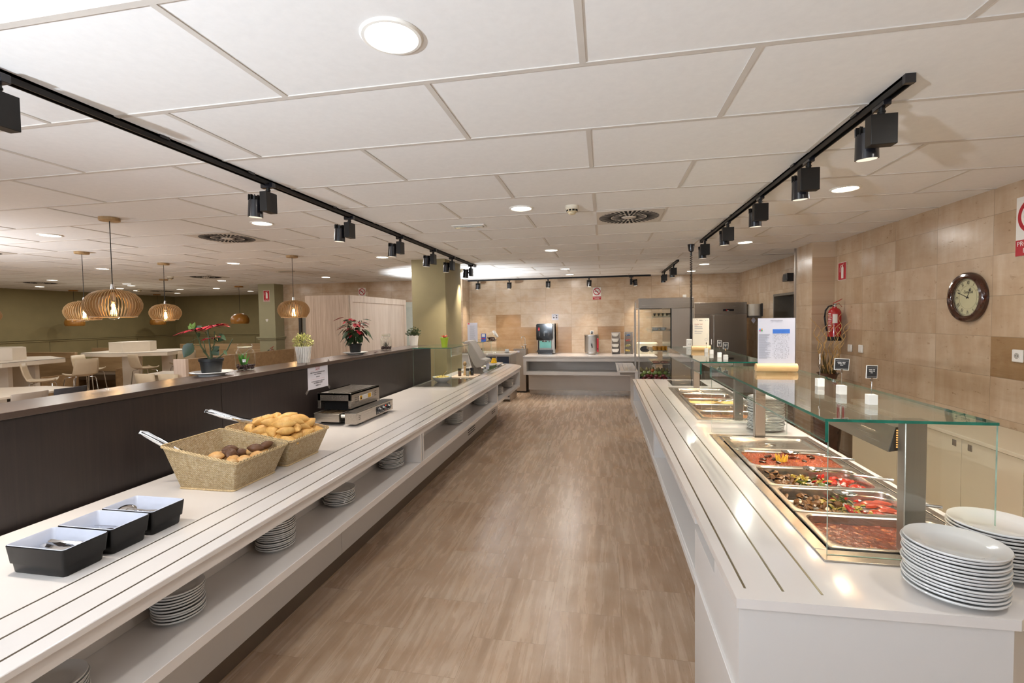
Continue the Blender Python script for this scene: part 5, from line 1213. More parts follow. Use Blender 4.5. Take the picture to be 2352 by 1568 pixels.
# coiled cable
t = thing('coiled_cable', 'black coiled power cable hanging from the ceiling to the hob', 'cable', (1.137, 6.60, CZ))
MB().lathe([(.045, 0), (.045, -.01), (.032, -.09), (.014, -.10), (.012, -.15), (.001, -.15)], (1.137, 6.60, CZ), 20).build('ceiling_cup', m_blackp, t)
pts = []; N = 700
for k in range(N+1):
    q = k/N; z = 2.53-(2.53-1.62)*q-.0; tt = q**1.0; turns = 2*PI*(34*q+22*q*q)
    pts.append((1.137+.0135*math.cos(turns), 6.60+.0135*math.sin(turns), z))
MB().tube(pts, .0042, 5).build('coil', m_rub, t)
pts = [(1.137+.014*math.cos(k*.9), 6.60+.014*math.sin(k*.9), 1.62-k*.0011) for k in range(330)]
MB().tube(pts, .0052, 5).build('closed_coil', m_rub, t)
MB().tube([(1.137, 6.60, 1.26), (1.137, 6.60, 1.1), (1.12, 6.5, .93), (1.12, 6.46, .892)], .006, 6).build('cord', m_rub, t)
t = thing('socket_column', 'white round socket column behind the cream menu card', 'socket', (.997, 5.93, GT))
MB().lathe([(.001, 0), (.034, 0), (.034, .085), (.030, .09), (.001, .091)], (.995, 5.90, GT), 24).box(.925, .975, 5.88, 5.92, GT, GT+.008).build('housing', m_signw, t)
MB().cyl((.985, 5.865, GT+.035), (.985, 5.870, GT+.035), .004, n=8).cyl((1.003, 5.865, GT+.035), (1.003, 5.870, GT+.035), .004, n=8).build('pin_holes', m_ink, t)

# ---------------------------------------------------------------- back coffee counter
bc = thing('coffee_counter', 'white counter along the back wall with an open niche and steel plinth', 'counter', (-.4, 10.9, 0))
MB().box(-1.76, 1.1, 10.28, 11.275, .875, .905).build('worktop', m_white, bc, bevel=.003)
MB().box(-1.76, -1.69, 10.295, 11.2, .49, .875).box(-1.69, 1.1, 10.295, 10.75, .79, .875).box(-1.69, 1.1, 10.295, 10.75, .49, .565).box(-1.69, 1.1, 10.72, 10.76, .56, .80).build('niche', m_lam, bc, bevel=.002)
MB().box(-1.70, .95, 10.66, 11.2, .11, .49).build('lower_panel', m_lam, bc)
MB().box(-1.68, -.35, 10.68, 11.2, 0, .11).box(-.347, .93, 10.68, 11.2, 0, .11).build('plinth', m_steelx, bc)
sd = thing('tray_slide_table', 'small white slatted side table in front of the coffee counter', 'table', (.42, 9.2, 0))
MB().box(.225, .575, 8.40, 9.98, .775, .80).build('top', m_white, sd, bevel=.003)
for x in (.27, .35, .44, .53): MB().box(x-.004, x+.004, 8.42, 9.98, .798, .8012).build('groove', m_inkg, sd, flat=True)
MB().box(.525, .575, 8.43, 9.9, 0, .775).build('side_panel', m_lam, sd); MB().box(.28, .525, 8.50, 9.9, .72, .775).build('rail', flat('shadow_rail', '9a938a', .5), sd)
CZT = .905
cm = thing('coffee_machine', 'tall black and silver coffee machine on the back counter', 'coffee machine', (-1.32, 10.9, CZT))
MB().box(-1.515, -1.12, 10.93, 11.22, CZT+.10, 1.615).box(-1.52, -1.48, 10.93, 11.2, CZT+.05, 1.30).box(-1.19, -1.12, 10.90, 11.2, CZT+.02, 1.615).build('body', flat('machine_silver', 'a9a59e', .35, .4), cm, bevel=.006)
MB().prism(rrect(-1.35, 1.42, .385, .378, .03, 5, 0), 0, .09, Matrix(((1, 0, 0, 0), (0, 0, -1, 10.94), (0, 1, 0, 0), (0, 0, 0, 1)))).build('black_fascia', flat('gloss_black', '0c0c0e', .06, coat=.8), cm, bevel=.008)
MB().box(-1.495, -1.455, 10.845, 10.852, 1.455, 1.525).build('red_logo', m_signred, cm); text('logo_mark', 'A', .03, (-1.475, 10.843, 1.488), RY, m_signw, cm)
q = MB()
for cx, n in ((-1.465, 6), (-1.355, 6), (-1.245, 5)):
    for k in range(n): q.cyl((cx, 10.845, 1.425-k*.018), (cx, 10.852, 1.425-k*.018), .004, n=8)
q.build('selection_buttons', m_signw, cm)
MB().box(-1.47, -1.20, 10.915, 11.0, CZT+.145, 1.235).build('cup_bay', flat('bay_teal', '7cc4bb', .3), cm)
MB().cyl((-1.35, 10.90, 1.26), (-1.35, 10.90, 1.195), .026, n=16).cyl((-1.41, 10.90, 1.20), (-1.30, 10.90, 1.20), .010, n=10).cyl((-1.25, 10.88, 1.30), (-1.245, 10.88, 1.19), .010, n=10).box(-1.47, -1.20, 10.89, 10.93, 1.215, 1.225).build('spouts', m_chrome, cm)
MB().box(-1.515, -1.155, 10.80, 11.2, CZT+.045, CZT+.105).box(-1.50, -1.17, 10.84, 11.2, CZT, CZT+.045).build('drip_tray', m_blackp, cm, bevel=.006)
MB().tube([(-1.56, 10.9, CZT+.06), (-1.53, 10.88, CZT+.055), (-1.50, 10.9, CZT+.055)], .009, 6).build('hose', m_rub, cm)
ur = thing('hot_drink_urn', 'stainless hot drink urn with a black tap and a red side label', 'urn', (-.27, 10.9, CZT))
MB().loft([rrect(-.275, 10.95, .32, .30, .10, 6, z) for z in (CZT+.055, 1.325)]+[rrect(-.275, 10.95, .30, .28, .10, 6, 1.335)]).build('body', m_steelz, ur)
MB().loft([rrect(-.275, 10.95, .335, .315, .105, 6, z) for z in (1.325, 1.345)]+[rrect(-.275, 10.95, .29, .27, .10, 6, 1.36)]).build('lid', m_steelx, ur)
MB().cyl((-.27, 10.95, 1.36), (-.27, 10.95, 1.385), .018, n=14).build('lid_knob', m_blackp, ur)
MB().loft([rrect(-.275, 10.95, .29, .27, .08, 4, z) for z in (CZT+.015, CZT+.055)]).box(-.41, -.36, 10.84, 10.9, CZT, CZT+.02).box(-.19, -.14, 10.84, 10.9, CZT, CZT+.02).build('base', m_steelx, ur)
MB().cyl((-.275, 10.80, 1.12), (-.275, 10.76, 1.12), .014, n=12).cyl((-.275, 10.765, 1.14), (-.265, 10.755, 1.06), .010, n=10).box(-.287, -.263, 10.755, 10.775, 1.12, 1.155).build('tap', m_blackp, ur)
MB().box(-.158, -.118, 10.80, 10.83, CZT+.06, 1.27).build('red_label', m_signred, ur, bevel=.004); MB().box(-.148, -.128, 10.796, 10.80, 1.02, 1.04).build('switch', m_blackp, ur)
so = thing('wall_socket', 'white wall socket with a black plug above the urn', 'wall socket', (-.278, 11.278, 1.40))
MB().box(-.318, -.238, 11.268, 11.279, 1.355, 1.435).build('plate', m_signw, so, bevel=.004); MB().cyl((-.278, 11.268, 1.395), (-.278, 11.24, 1.395), .025, n=16).build('plug', m_blackp, so)
def bins(x, label, fills):
    t = thing('tilt_bin_dispenser', label, 'dispenser', (x, 10.95, CZT))
    a = MB(); XZ = Matrix(((0, 0, 1, x+.085), (1, 0, 0, 0), (0, 1, 0, 0), (0, 0, 0, 1)))
    a.prism([(10.88, CZT), (11.10, CZT), (11.06, 1.40), (11.02, 1.40)], 0, .012, XZ); a.prism([(10.88, CZT), (11.10, CZT), (11.06, 1.40), (11.02, 1.40)], -.185, -.173, XZ).box(x-.10, x+.09, 11.04, 11.06, CZT, 1.40)
    a.build('frame', flat('greige_plastic', 'a99e94', .4), t)
    for k, (cl, z) in enumerate(zip(fills, (.95, 1.06, 1.18, 1.30))):
        yy = 10.90+.035*k; xx = x-.02
        MB().lathe([(.001, 0), (.05, 0), (.075, .03), (.082, .075), (.079, .075), (.07, .03), (.001, .008)], (xx, yy+.02, z), 24).build('scoop_bin', m_jar if cl[0] != '#' else m_signw, t)
        f = MB()
        for j in range(22):
            aa = random.uniform(0, 6.28); rr = .05*math.sqrt(random.random()); f.ball((xx+rr*math.cos(aa), yy+.02+rr*math.sin(aa), z+random.uniform(.015, .055)), .014, 6, 4, (1.2, 1, .6), .2)
        o = f.build('sachets', flat('sachet_'+cl.strip('#'), cl.strip('#'), .5, var=.3, vs=60), t); o['kind'] = 'stuff'
bins(.27, 'four-tier tilted bin tower of white sachets', ['#cfc9c4', '#cfc9c4', '#d8d2cc', '#d2ccc8'])
bins(.55, 'four-tier tilted bin tower of blue, red and yellow sachets', ['c9a52a', 'b8a860', 'a8342a', '4a6a9a'])
def nosmoke(x, y, z, s, rot, label):
    t = thing('no_smoking_sign', label, 'sign', (x, y, z)); X = Matrix.Translation((x, y, z)) @ Euler(rot).to_matrix().to_4x4(); X0 = X
    W, H = .19*s, .285*s
    MB().box(-W/2, W/2, -H/2, H/2, 0, .003, X).build('panel', m_signw, t, flat=True)
    cy = H*.16; R1 = W*.45; R0 = W*.355
    ring = [[(r*math.cos(a), cy+r*math.sin(a), z_) for a in [2*PI*k/48 for k in range(48)]] for r, z_ in ((R1, .003), (R1, .0045), (R0, .0045), (R0, .003))]
    m = MB().loft(ring, False, False, X); XB = X @ Matrix.Translation((0, cy, 0)) @ Matrix.Rotation(-PI/4, 4, 'Z')
    MB().box(-W*.27, W*.17, -W*.035+cy, W*.035+cy, .003, .004, X).build('cigarette', m_ink, t, flat=True)
    MB().tube([X @ Vector((W*.19, cy+.0, .0035)), X @ Vector((W*.22, cy+W*.10, .0035)), X @ Vector((W*.14, cy+W*.16, .0035)), X @ Vector((W*.17, cy+W*.24, .0035))], W*.012, 5).build('smoke_line', m_ink, t)
    m.box(-R0, R0, -W*.05, W*.05, .0042, .0055, XB); m.build('prohibition_ring', m_signred, t, flat=True)
    MB().box(-W/2, W/2, -H/2, -H/2+H*.27, .003, .004, X).build('red_band', m_signred, t, flat=True)
    for tx, yy in (('PROHIBIDO', -H*.30), ('FUMAR', -H*.42)):
        text('band_text', tx, H*.115, X @ Vector((0, yy, .0045)), rot, m_signw, t)
nosmoke(-.155, 11.277, 2.30, 1.0, RY, 'red and white no smoking sign on the back wall')
nosmoke(-5.79, 10.687, 2.40, 1.0, RY, 'no smoking sign half hidden behind the light wooden screen')
nosmoke(2.967, 3.965, 2.345, 1.48, RXL, 'large no smoking sign cut by the right picture edge')
ps = thing('instruction_notice', 'small white notice with pictograms above the coffee machine', 'notice', (-1.14, 11.278, 1.76))
MB().box(-1.22, -1.06, 11.275, 11.279, 1.69, 1.835).build('sheet', m_paper, ps, flat=True)
q = MB()
for x, z in ((-1.19, 1.735), (-1.125, 1.735), (-1.125, 1.78)): q.box(x, x+.035, 11.274, 11.2751, z, z+.026)
q.box(-1.165, -1.115, 11.274, 11.2751, 1.822, 1.826).tube([(-1.19, 11.2745, 1.775), (-1.17, 11.2745, 1.775), (-1.17, 11.2745, 1.80), (-1.19, 11.2745, 1.80)], .002, 4, closed=True)
q.build('pictograms', m_ink, ps, flat=True)
bu = thing('bread_box', 'cream rounded appliance with an oval dark window behind the display fridge glass', 'appliance', (.85, 11.0, CZT))
MB().loft([rrect(.95, 11.05, .46, .30, .08, 5, z) for z in (CZT, 1.14)]+[rrect(.95, 11.05, .42, .26, .08, 5, 1.165)]).build('body', m_cream, bu)
MB().prism([(.90+.11*math.cos(a), 1.02+.07*math.sin(a)) for a in [2*PI*k/28 for k in range(28)]], 0, .01, Matrix(((1, 0, 0, 0), (0, 0, -1, 10.90), (0, 1, 0, 0), (0, 0, 0, 1)))).build('oval_window', m_blackp, bu)

# ---------------------------------------------------------------- water unit and glass shelf at the far left of the aisle
wu = thing('water_dispenser', 'narrow stainless water dispenser cabinet left of the coffee counter', 'water dispenser', (-1.93, 11.05, 0))
MB().box(-2.085, -1.80, 10.90, 11.22, .04, 1.015).build('cabinet', m_steelz, wu, bevel=.004); MB().box(-2.07, -1.815, 10.92, 11.2, 0, .04).build('base', m_blackp, wu)
MB().box(-2.02, -1.95, 10.896, 10.90, .945, .985).build('sticker', m_paper, wu); MB().box(-2.09, -1.795, 10.895, 11.225, 1.015, 1.03).build('top', m_steelx, wu)
MB().tube([(-1.83, 11.0, 1.03), (-1.83, 11.0, 1.27), (-1.85, 10.97, 1.315), (-1.89, 10.92, 1.315), (-1.91, 10.90, 1.27)], .009, 8).cyl((-1.83, 11, 1.03), (-1.83, 11, 1.09), .016, n=10).cyl((-1.88, 10.93, 1.03), (-1.88, 10.93, 1.10), .014, n=10).cyl((-1.92, 10.93, 1.09), (-1.84, 10.93, 1.09), .006, n=8).cyl((-1.87, 11, 1.12), (-1.79, 11, 1.12), .006, n=8).build('taps', m_chrome, wu)
sb = thing('side_cabinet', 'white cabinet with dark blue doors behind the garnished end of the counter', 'cabinet', (-2.4, 9.9, 0))
MB().box(-3.05, -1.90, 9.62, 10.4, .985, 1.015).build('top', m_white, sb, bevel=.003)
MB().box(-3.05, -2.52, 9.66, 10.35, .05, .985).build('body', m_lam, sb); MB().box(-2.50, -1.93, 9.66, 10.35, .05, .985).build('body', m_lam, sb)
for x0 in (-2.49, -2.21): MB().box(x0, x0+.26, 9.650, 9.66, .10, .95).build('door', flat('navy_door', '2a3648', .2, coat=.4), sb)
MB().box(-2.52, -2.50, 9.64, 10.35, 0, .985).box(-1.945, -1.925, 9.64, 10.35, 0, .985).build('frame', m_steelz, sb)
gs = thing('glass_shelf_guard', 'green-edged glass shelf guard over the upturned glasses', 'glass guard', (-2.5, 9.8, 1.015))
pane(-3.0, -2.495, 9.62, 9.626, 1.02, 1.25, 'near_pane', gs); pane(-2.499, -2.491, 9.63, 10.35, 1.02, 1.25, 'side_pane', gs); pane(-3.02, -2.485, 9.61, 10.9, 1.252, 1.262, 'top_pane', gs, True)
pane(-2.49, -2.11, 10.30, 10.306, 1.02, 1.33, 'far_pane', gs) if False else None
k = 0
for i in range(7):
    for j in range(4):
        x = -2.95+.065*i; y = 9.68+.12*j
        if k == 0:
            gg = MB().lathe([(.030, 0), (.031, .002), (.024, .10), (.001, .101)], n=16).single('drinking_glass', m_jar, 'upturned drinking glass under the glass shelf guard', 'glass', (0, 0, 0), 'upturned glasses on the side cabinet')
            o = gg
        else: o = dup(gg)
        o.location = (x, y, 1.0155); k += 1
for i in range(6):
    for j in range(2):
        o = dup(gg); o.location = (-2.43+.055*i, 9.75+.5*j, 1.0155)
cu = thing('espresso_cup', 'white cup on a saucer near the water dispenser', 'cup', (-2.04, 9.9, 1.015))
MB().lathe([(.001, .004), (.04, .004), (.075, .018), (.074, .021), (.04, .010), (.001, .010)], (-2.04, 9.9, 1.014), 24).build('saucer', m_china, cu); MB().lathe([(.001, .012), (.025, .012), (.042, .03), (.046, .075), (.043, .075), (.038, .03), (.001, .018)], (-2.04, 9.9, 1.014), 24).build('cup', m_china, cu)
MB().box(-2.12, -2.0, 9.84, 9.96, 1.0152, 1.018).single('cup_mat', flat('dark_mat', '3a3430', .6), 'small dark mat under the white cup', 'mat', (-2.06, 9.9, 1.0152)) if False else None
bx = thing('leaflet_box', 'small blue and red printed box standing on the glass shelf', 'box', (-2.50, 9.75, 1.262))
MB().box(-2.56, -2.46, 9.72, 9.76, 1.262, 1.43).build('box', flat('box_blue', '3a5ab0', .5), bx); MB().box(-2.545, -2.475, 9.718, 9.72, 1.36, 1.42).build('white_label', m_signw, bx); MB().box(-2.55, -2.47, 9.718, 9.72, 1.315, 1.335).build('red_stripe', m_signred, bx)
jb = thing('tilted_storage_jar', 'tilted glass storage jar of brown sweets with a white lid on the glass shelf', 'jar', (-2.35, 9.8, 1.262))
X = Matrix.Translation((-2.36, 9.85, 1.36)) @ Matrix.Rotation(math.radians(55), 4, 'Y')
MB().lathe([(.001, -.12), (.09, -.12), (.10, -.10), (.10, .06), (.08, .09)], n=24, X=X).build('jar', m_jar, jb); MB().lathe([(.085, .085), (.088, .09), (.088, .115), (.001, .118)], n=24, X=X).build('lid', m_signw, jb)
f = MB()
for j in range(60): f.ball((-2.36+random.uniform(-.085, .075), 9.85+random.uniform(-.06, .06), 1.285+random.uniform(0, .06)), .014, 6, 4, jit=.2)
o = f.build('brown_sweets', flat('brown_sweets', '4a231c', .4, var=.3, vs=60), jb); o['kind'] = 'stuff'
MB().box(-2.45, -2.27, 9.78, 9.92, 1.2625, 1.272).build('rest', m_blackp, jb)
nt = thing('tall_notice', 'tall white notice standing behind the grey stand at the back left', 'notice', (-2.73, 9.65, 1.262))
MB().box(-2.84, -2.62, 9.66, 9.664, 1.262, 1.665).build('sheet', m_paper, nt, flat=True); MB().box(-2.83, -2.79, 9.659, 9.66, 1.63, 1.655).build('red_mark', m_signred, nt, flat=True)
q = MB()
for k in range(15): q.box(-2.79, -2.79+random.uniform(.09, .13), 9.659, 9.66, 1.59-k*.02, 1.594-k*.02)
q.build('text_lines', m_inkg, nt, flat=True)

# ---------------------------------------------------------------- display fridge and kitchen fridge
df = thing('display_fridge', 'open stainless display fridge with glass side, fruit and glass dishes', 'fridge', (1.0, 9.0, 0))
MB().box(.59, 1.50, 8.45, 9.6, 1.875, 2.055).build('canopy', m_steelx, df, bevel=.004)
MB().box(1.15, 1.50, 8.45, 9.6, .0, 1.875).build('steel_side', m_steelz, df, bevel=.003)
MB().box(1.12, 1.15, 8.47, 9.58, .60, 1.875).build('dark_back', m_blackp, df)
[MB().box(a_, a_+.02, b_, b_+.018, .0, 1.875).build('corner_post', m_steelz, df) for a_, b_ in ((.585, 8.44), (.585, 9.58), (1.138, 8.437))]
MB().box(.59, 1.15, 8.45, 9.6, .0, .60).build('base', m_steelx, df)
pane(.605, 1.135, 8.448, 8.454, .60, 1.872, 'side_glass', df)
MB().box(.60, .98, 8.452, 8.47, 1.865, 1.875).build('top_rail', m_blackp, df)
gd = MB().box(.530, .545, 8.40, 8.42, .81, 1.98).box(.545, .59, 8.40, 8.42, 1.875, 1.89); gd.build('door_bar', m_steelz, df)
shz = (1.735, 1.50, 1.15, .92)
for z in shz:
    sh = MB().box(.83, 1.12, 8.50, 9.55, z-.012, z).build('shelf', m_steelx, df); pane(.82, .828, 8.50, 9.55, z-.035, z+.02, 'price_rail', sh)
def little(name, label, cat, prof, mat, pts, group):
    first = None
    for p in pts:
        if first is None:
            first = MB().lathe(prof, n=14).single(name, mat, label, cat, (0, 0, 0), group); o = first
        else: o = dup(first)
        o.location = p
little('dessert_glass', 'small clear dessert glass on the top shelf of the display fridge', 'glass', [(.001, 0), (.022, 0), (.028, .06), (.026, .06), (.001, .006)], m_jar, [(.88+.07*i, 8.55+.12*j, 1.7355) for i in range(4) for j in range(3)], 'dessert glasses on the top fridge shelf')
little('white_bowl', 'small white bowl on the second shelf of the display fridge', 'bowl', [(.001, 0), (.03, 0), (.055, .045), (.052, .045), (.001, .008)], m_china, [(.90+.12*i, 8.58+.14*j, 1.5005) for i in range(2) for j in range(3)], 'white bowls on the second fridge shelf')
little('fruit_cup', 'glass cup of orange fruit pieces in the display fridge', 'fruit cup', [(.001, 0), (.025, 0), (.030, .065), (.001, .062)], flat('orange_fruit', 'c98a2c', .25, var=.5, vs=70, coat=.4), [(.88+.065*i, 8.55+.10*j, 1.1505) for i in range(4) for j in range(3)], 'orange fruit cups on the third fridge shelf')
little('meat_plate', 'small plate of pinkish cold cuts in the display fridge', 'plate', [(.001, 0), (.05, 0), (.07, .012), (.05, .02), (.001, .026)], flat('cold_cuts', 'a87868', .4, var=.4, vs=50), [(.90+.15*i, 8.6+.2*j, .9205) for i in range(2) for j in range(2)], 'cold cut plates on the lowest fridge shelf')
tr = MB().loft([rrect(.86, 8.72, .46, .42, .04, 4, .602), rrect(.86, 8.72, .50, .46, .04, 4, .64), rrect(.86, 8.72, .48, .44, .04, 4, .64), rrect(.86, 8.72, .44, .40, .04, 4, .61)])
tr.single('fruit_tray', flat('black_tray', '1c1c1e', .3), 'black tray under the apples and pears in the display fridge', 'tray', (.86, 8.72, .602))
def fruit(kind, label, prof, mat, pts, group):
    first = None
    for p in pts:
        if first is None:
            first = thing(kind, label, 'fruit', (0, 0, 0), 0, group)
            MB().lathe(prof, n=18).build('fruit', mat, first, world=False); MB().cyl((0, 0, prof[-1][1]-.006), (.003, 0, prof[-1][1]+.012), .0015, n=5).build('stem', m_stem, first, world=False); o = first
        else: o = dup(first)
        o.location = p; o.rotation_euler = (random.uniform(-.6, .6), random.uniform(-.6, .6), random.uniform(0, 6))
ap = [(.001, .004), (.018, 0), (.034, .018), (.038, .038), (.032, .058), (.014, .066), (.001, .060)]
fruit('red_apple', 'dark red apple in the front of the fruit tray', ap, flat('apple_red', '6e1420', .2, var=.4, vs=20, coat=.4), [(.70+.085*k, 8.545+.012*(k % 2), .622) for k in range(5)]+[(.74+.09*k, 8.60, .665) for k in range(4)], 'dark red apples in the fruit tray')
fruit('green_apple', 'green apple on the second row of the fruit tray', ap, flat('apple_green', '7d9444', .2, var=.2, vs=20, coat=.4), [(.68+.085*k, 8.68, .675+.01*(k % 2)) for k in range(6)]+[(.70+.09*k, 8.64, .715) for k in range(5)], 'green apples in the fruit tray')
pe = [(.001, .002), (.018, 0), (.036, .02), (.036, .045), (.022, .072), (.013, .09), (.001, .095)]
fruit('pear', 'brown-green pear at the top of the fruit pile', pe, flat('pear_skin', '7d6f3a', .4, var=.25, vs=30), [(.68+.09*k, 8.78, .745) for k in range(6)]+[(.72+.1*k, 8.86, .72) for k in range(4)], 'pears at the top of the fruit pile')
fruit('orange', 'single orange fruit among the pears', [(.001, 0), (.02, .003), (.036, .03), (.03, .058), (.001, .068)], flat('orange_skin', 'c8622a', .35), [(.86, 8.70, .745)], None)
kf = thing('kitchen_fridge', 'large two-door stainless kitchen fridge behind the far glass', 'fridge', (2.22, 10.2, 0))
MB().box(1.77, 2.74, 9.92, 10.65, .12, 2.0).build('body', m_steelz, kf, bevel=.004)
MB().box(1.772, 2.735, 9.90, 9.92, 1.765, 1.995).build('fascia', m_steelx, kf, bevel=.002)
MB().box(1.772, 2.02, 9.895, 9.92, .14, 1.755).box(2.06, 2.735, 9.895, 9.92, .14, 1.755).build('door', steel('door_steel', 'a0968a', .36, 2), kf, bevel=.003); MB().box(2.022, 2.032, 9.885, 9.90, .14, 1.755).box(2.125, 2.135, 9.885, 9.90, .14, 1.755).build('handle_strip', m_chrome, kf)
MB().box(2.30, 2.50, 9.895, 9.90, 1.825, 1.865).build('display', m_blackp, kf); text('display_digits', '- 18', .022, (2.36, 9.894, 1.845), RY, emis('red_digits', 'ff2a1a', 1.2), kf); MB().box(2.375, 2.41, 9.893, 9.896, 1.827, 1.834).build('lamp', m_signw, kf)
MB().box(1.8, 2.72, 9.95, 10.6, 0, .12).build('legs', m_blackp, kf)
kt = thing('kitchen_worktop', 'stainless kitchen work table behind the far glass guard', 'work table', (2.1, 8.4, 0))
MB().box(1.75, 2.65, 7.9, 9.0, .86, .90).build('top', m_steelx, kt, bevel=.003); MB().box(1.78, 2.62, 7.95, 8.95, .15, .86).build('body', steel('work_steel', '6b635a', .35, 2), kt)
for x in (1.80, 2.60): MB().box(x-.02, x+.02, 7.97, 8.93, 0, .15).build('leg', m_steelz, kt)
td = thing('paper_towel_dispenser', 'white paper towel dispenser with a grey foot on the kitchen wall', 'paper dispenser', (2.88, 9.95, 1.83))
MB().prism(rrect(2.87, 9.95, .20, .34, .08, 5), 1.73, 1.955).build('cover', flat('dispenser_white', 'c8bfb0', .3), td); MB().box(2.76, 2.97, 9.80, 10.12, 1.69, 1.73).build('grey_foot', flat('dispenser_grey', '59544e', .4), td); MB().box(2.955, 2.97, 9.72, 9.80, 1.72, 1.96).build('back_plate', m_blackp, td)
MB().leaf((2.86, 9.92, 1.69), (2.87, 9.93, 1.58), (0, 1, 0), .08, .1).build('paper_end', m_paper, td)
sk = thing('wall_speaker', 'small black wedge speaker high on the kitchen wall', 'speaker', (2.93, 8.35, 2.33))
MB().prism([(8.24, 2.27), (8.24, 2.40), (8.40, 2.40), (8.46, 2.34), (8.46, 2.28), (8.40, 2.27)], 0, .10, Matrix(((0, 0, 1, 2.87), (1, 0, 0, 0), (0, 1, 0, 0), (0, 0, 0, 1)))).build('body', m_blackp, sk, bevel=.004); MB().box(2.868, 2.871, 8.26, 8.40, 2.285, 2.385).build('grille', m_rub, sk)
so = thing('wall_socket', 'white wall socket with a plug above the display fridge', 'wall socket', (1.80, 11.278, 2.19))
MB().box(1.76, 1.84, 11.268, 11.279, 2.15, 2.23).build('plate', m_signw, so, bevel=.004); MB().cyl((1.80, 11.268, 2.185), (1.80, 11.24, 2.185), .02, n=12).tube([(1.80, 11.25, 2.17), (1.81, 11.25, 2.10), (1.83, 11.25, 2.04)], .005, 5).build('plug', m_signw, so)

# ---------------------------------------------------------------- right wall
ck = thing('wall_clock', 'round wall clock with burl wood frame and roman numerals', 'clock', (2.955, 4.545, 1.852))
ckc = Vector((2.968, 4.548, 1.855)); CX = Matrix.Translation(ckc) @ Euler(RXL).to_matrix().to_4x4()
m_burl = flat('burl_wood', '3a1a0c', .15, var=.6, vs=35, coat=.7)
MB().lathe([(.205, 0), (.208, .012), (.205, .030), (.192, .044), (.172, .048), (.158, .040), (.152, .030), (.152, .012)], n=72, X=CX).build('frame', m_burl, ck)
MB().lathe([(.001, .010), (.154, .010)], n=72, X=CX).build('dial', flat('dial_cream', 'c9c19a', .5, var=.02), ck)
rg = MB()
for r in (.143, .1475, .096): rg.lathe([(r, .0105), (r, .0112), (r+.0008, .0112), (r+.0008, .0105)], n=72, X=CX)
for k in range(60):
    a = 2*PI*k/60; rg.box(-.0006, .0006, .1435, .1475, .0105, .0112, CX @ Matrix.Rotation(a, 4, 'Z'))
rg.build('minute_ring', m_ink, ck, flat=True)
for k, s in enumerate(['XII', 'I', 'II', 'III', 'IIII', 'V', 'VI', 'VII', 'VIII', 'IX', 'X', 'XI']):
    a = -2*PI*k/12; P0 = CX @ Matrix.Rotation(a, 4, 'Z') @ Matrix.Translation((0, .120, .0112)); o = text('numeral', s, .044, (0, 0, 0), (0, 0, 0), m_ink, ck)
    o.matrix_local = Matrix.Translation(-wloc(ck)) @ P0 @ Matrix.Diagonal((.55, 1, 1, 1))
lg = text('dial_lettering', 'Coca-Cola', .030, (0, 0, 0), (0, 0, 0), m_ink, ck, shear=.35); lg.matrix_local = Matrix.Translation(-wloc(ck)) @ CX @ Matrix.Translation((.002, .045, .0112)) @ Matrix.Diagonal((.78, 1.25, 1, 1))
hd = MB(); XA = CX @ Matrix.Rotation(math.radians(68), 4, 'Z'); hd.prism([(-.003, -.018), (.003, -.018), (.0018, .095), (.008, .098), (0, .125), (-.008, .098), (-.0018, .095)], .014, .0155, XA)
hd.build('minute_hand', m_ink, ck, flat=True)
hd = MB(); XA = CX @ Matrix.Rotation(math.radians(-24), 4, 'Z'); hd.prism([(-.003, -.012), (.003, -.012), (.0022, .055), (.010, .062), (0, .085), (-.010, .062), (-.0022, .055)], .016, .0175, XA)
hd.cyl(CX @ Vector((0, 0, .012)), CX @ Vector((0, 0, .020)), .007, n=14); hd.build('hour_hand', m_ink, ck, flat=True)
MB().lathe([(.001, .031), (.153, .030)], n=48, X=CX).build('glass_cover', m_glass, ck)
def ext_sign(c, rot, w, h, label, name=True):
    t = thing('extinguisher_sign', label, 'sign', c); X = Matrix.Translation(c) @ Euler(rot).to_matrix().to_4x4()
    MB().box(-w/2, w/2, -h/2, h/2, 0, .002, X).build('border', m_signw, t, flat=True); e = .006
    MB().box(-w/2+e, w/2-e, -h/2+e, h/2-e, .002, .003, X).build('red_field', m_signred, t, flat=True)
    o = .03*h if name else 0; s = h*(.62 if name else .8); yy = .09*h if name else 0
    q = MB(); bw_ = s*.15
    q.prism([(x+bw_*.3, y+yy) for x, y in [(-bw_, -s/2), (bw_, -s/2), (bw_, s*.22), (bw_*.6, s*.32), (bw_*.3, s*.34), (bw_*.3, s*.42), (-bw_*.3, s*.42), (-bw_*.3, s*.34), (-bw_*.6, s*.32), (-bw_, s*.22)]], .003, .0038, X)
    q.tube([X @ Vector((x+bw_*.3, y+yy, .0034)) for x, y in ((0, s*.42), (-bw_*1.4, s*.40), (-bw_*2.2, s*.25), (-bw_*2.2, -s*.05))], s*.016, 5).tube([X @ Vector((x+bw_*.3, y+yy, .0034)) for x, y in ((0, s*.42), (bw_*1.2, s*.5))], s*.016, 5)
    q.build('extinguisher_pictogram', m_signw, t, flat=True)
    if name: text('sign_text', 'EXTINTOR', h*.145, X @ Vector((0, -h*.40, .0035)), rot, m_signw, t, sx=.8)
ext_sign((2.967, 6.676, 2.275), RXL, .205, .225, 'red fire extinguisher sign on the right wall by the pillar', False)
ext_sign((-8.167, 10.357, 2.385), RY, .17, .275, 'red EXTINTOR sign on the sage pillar')
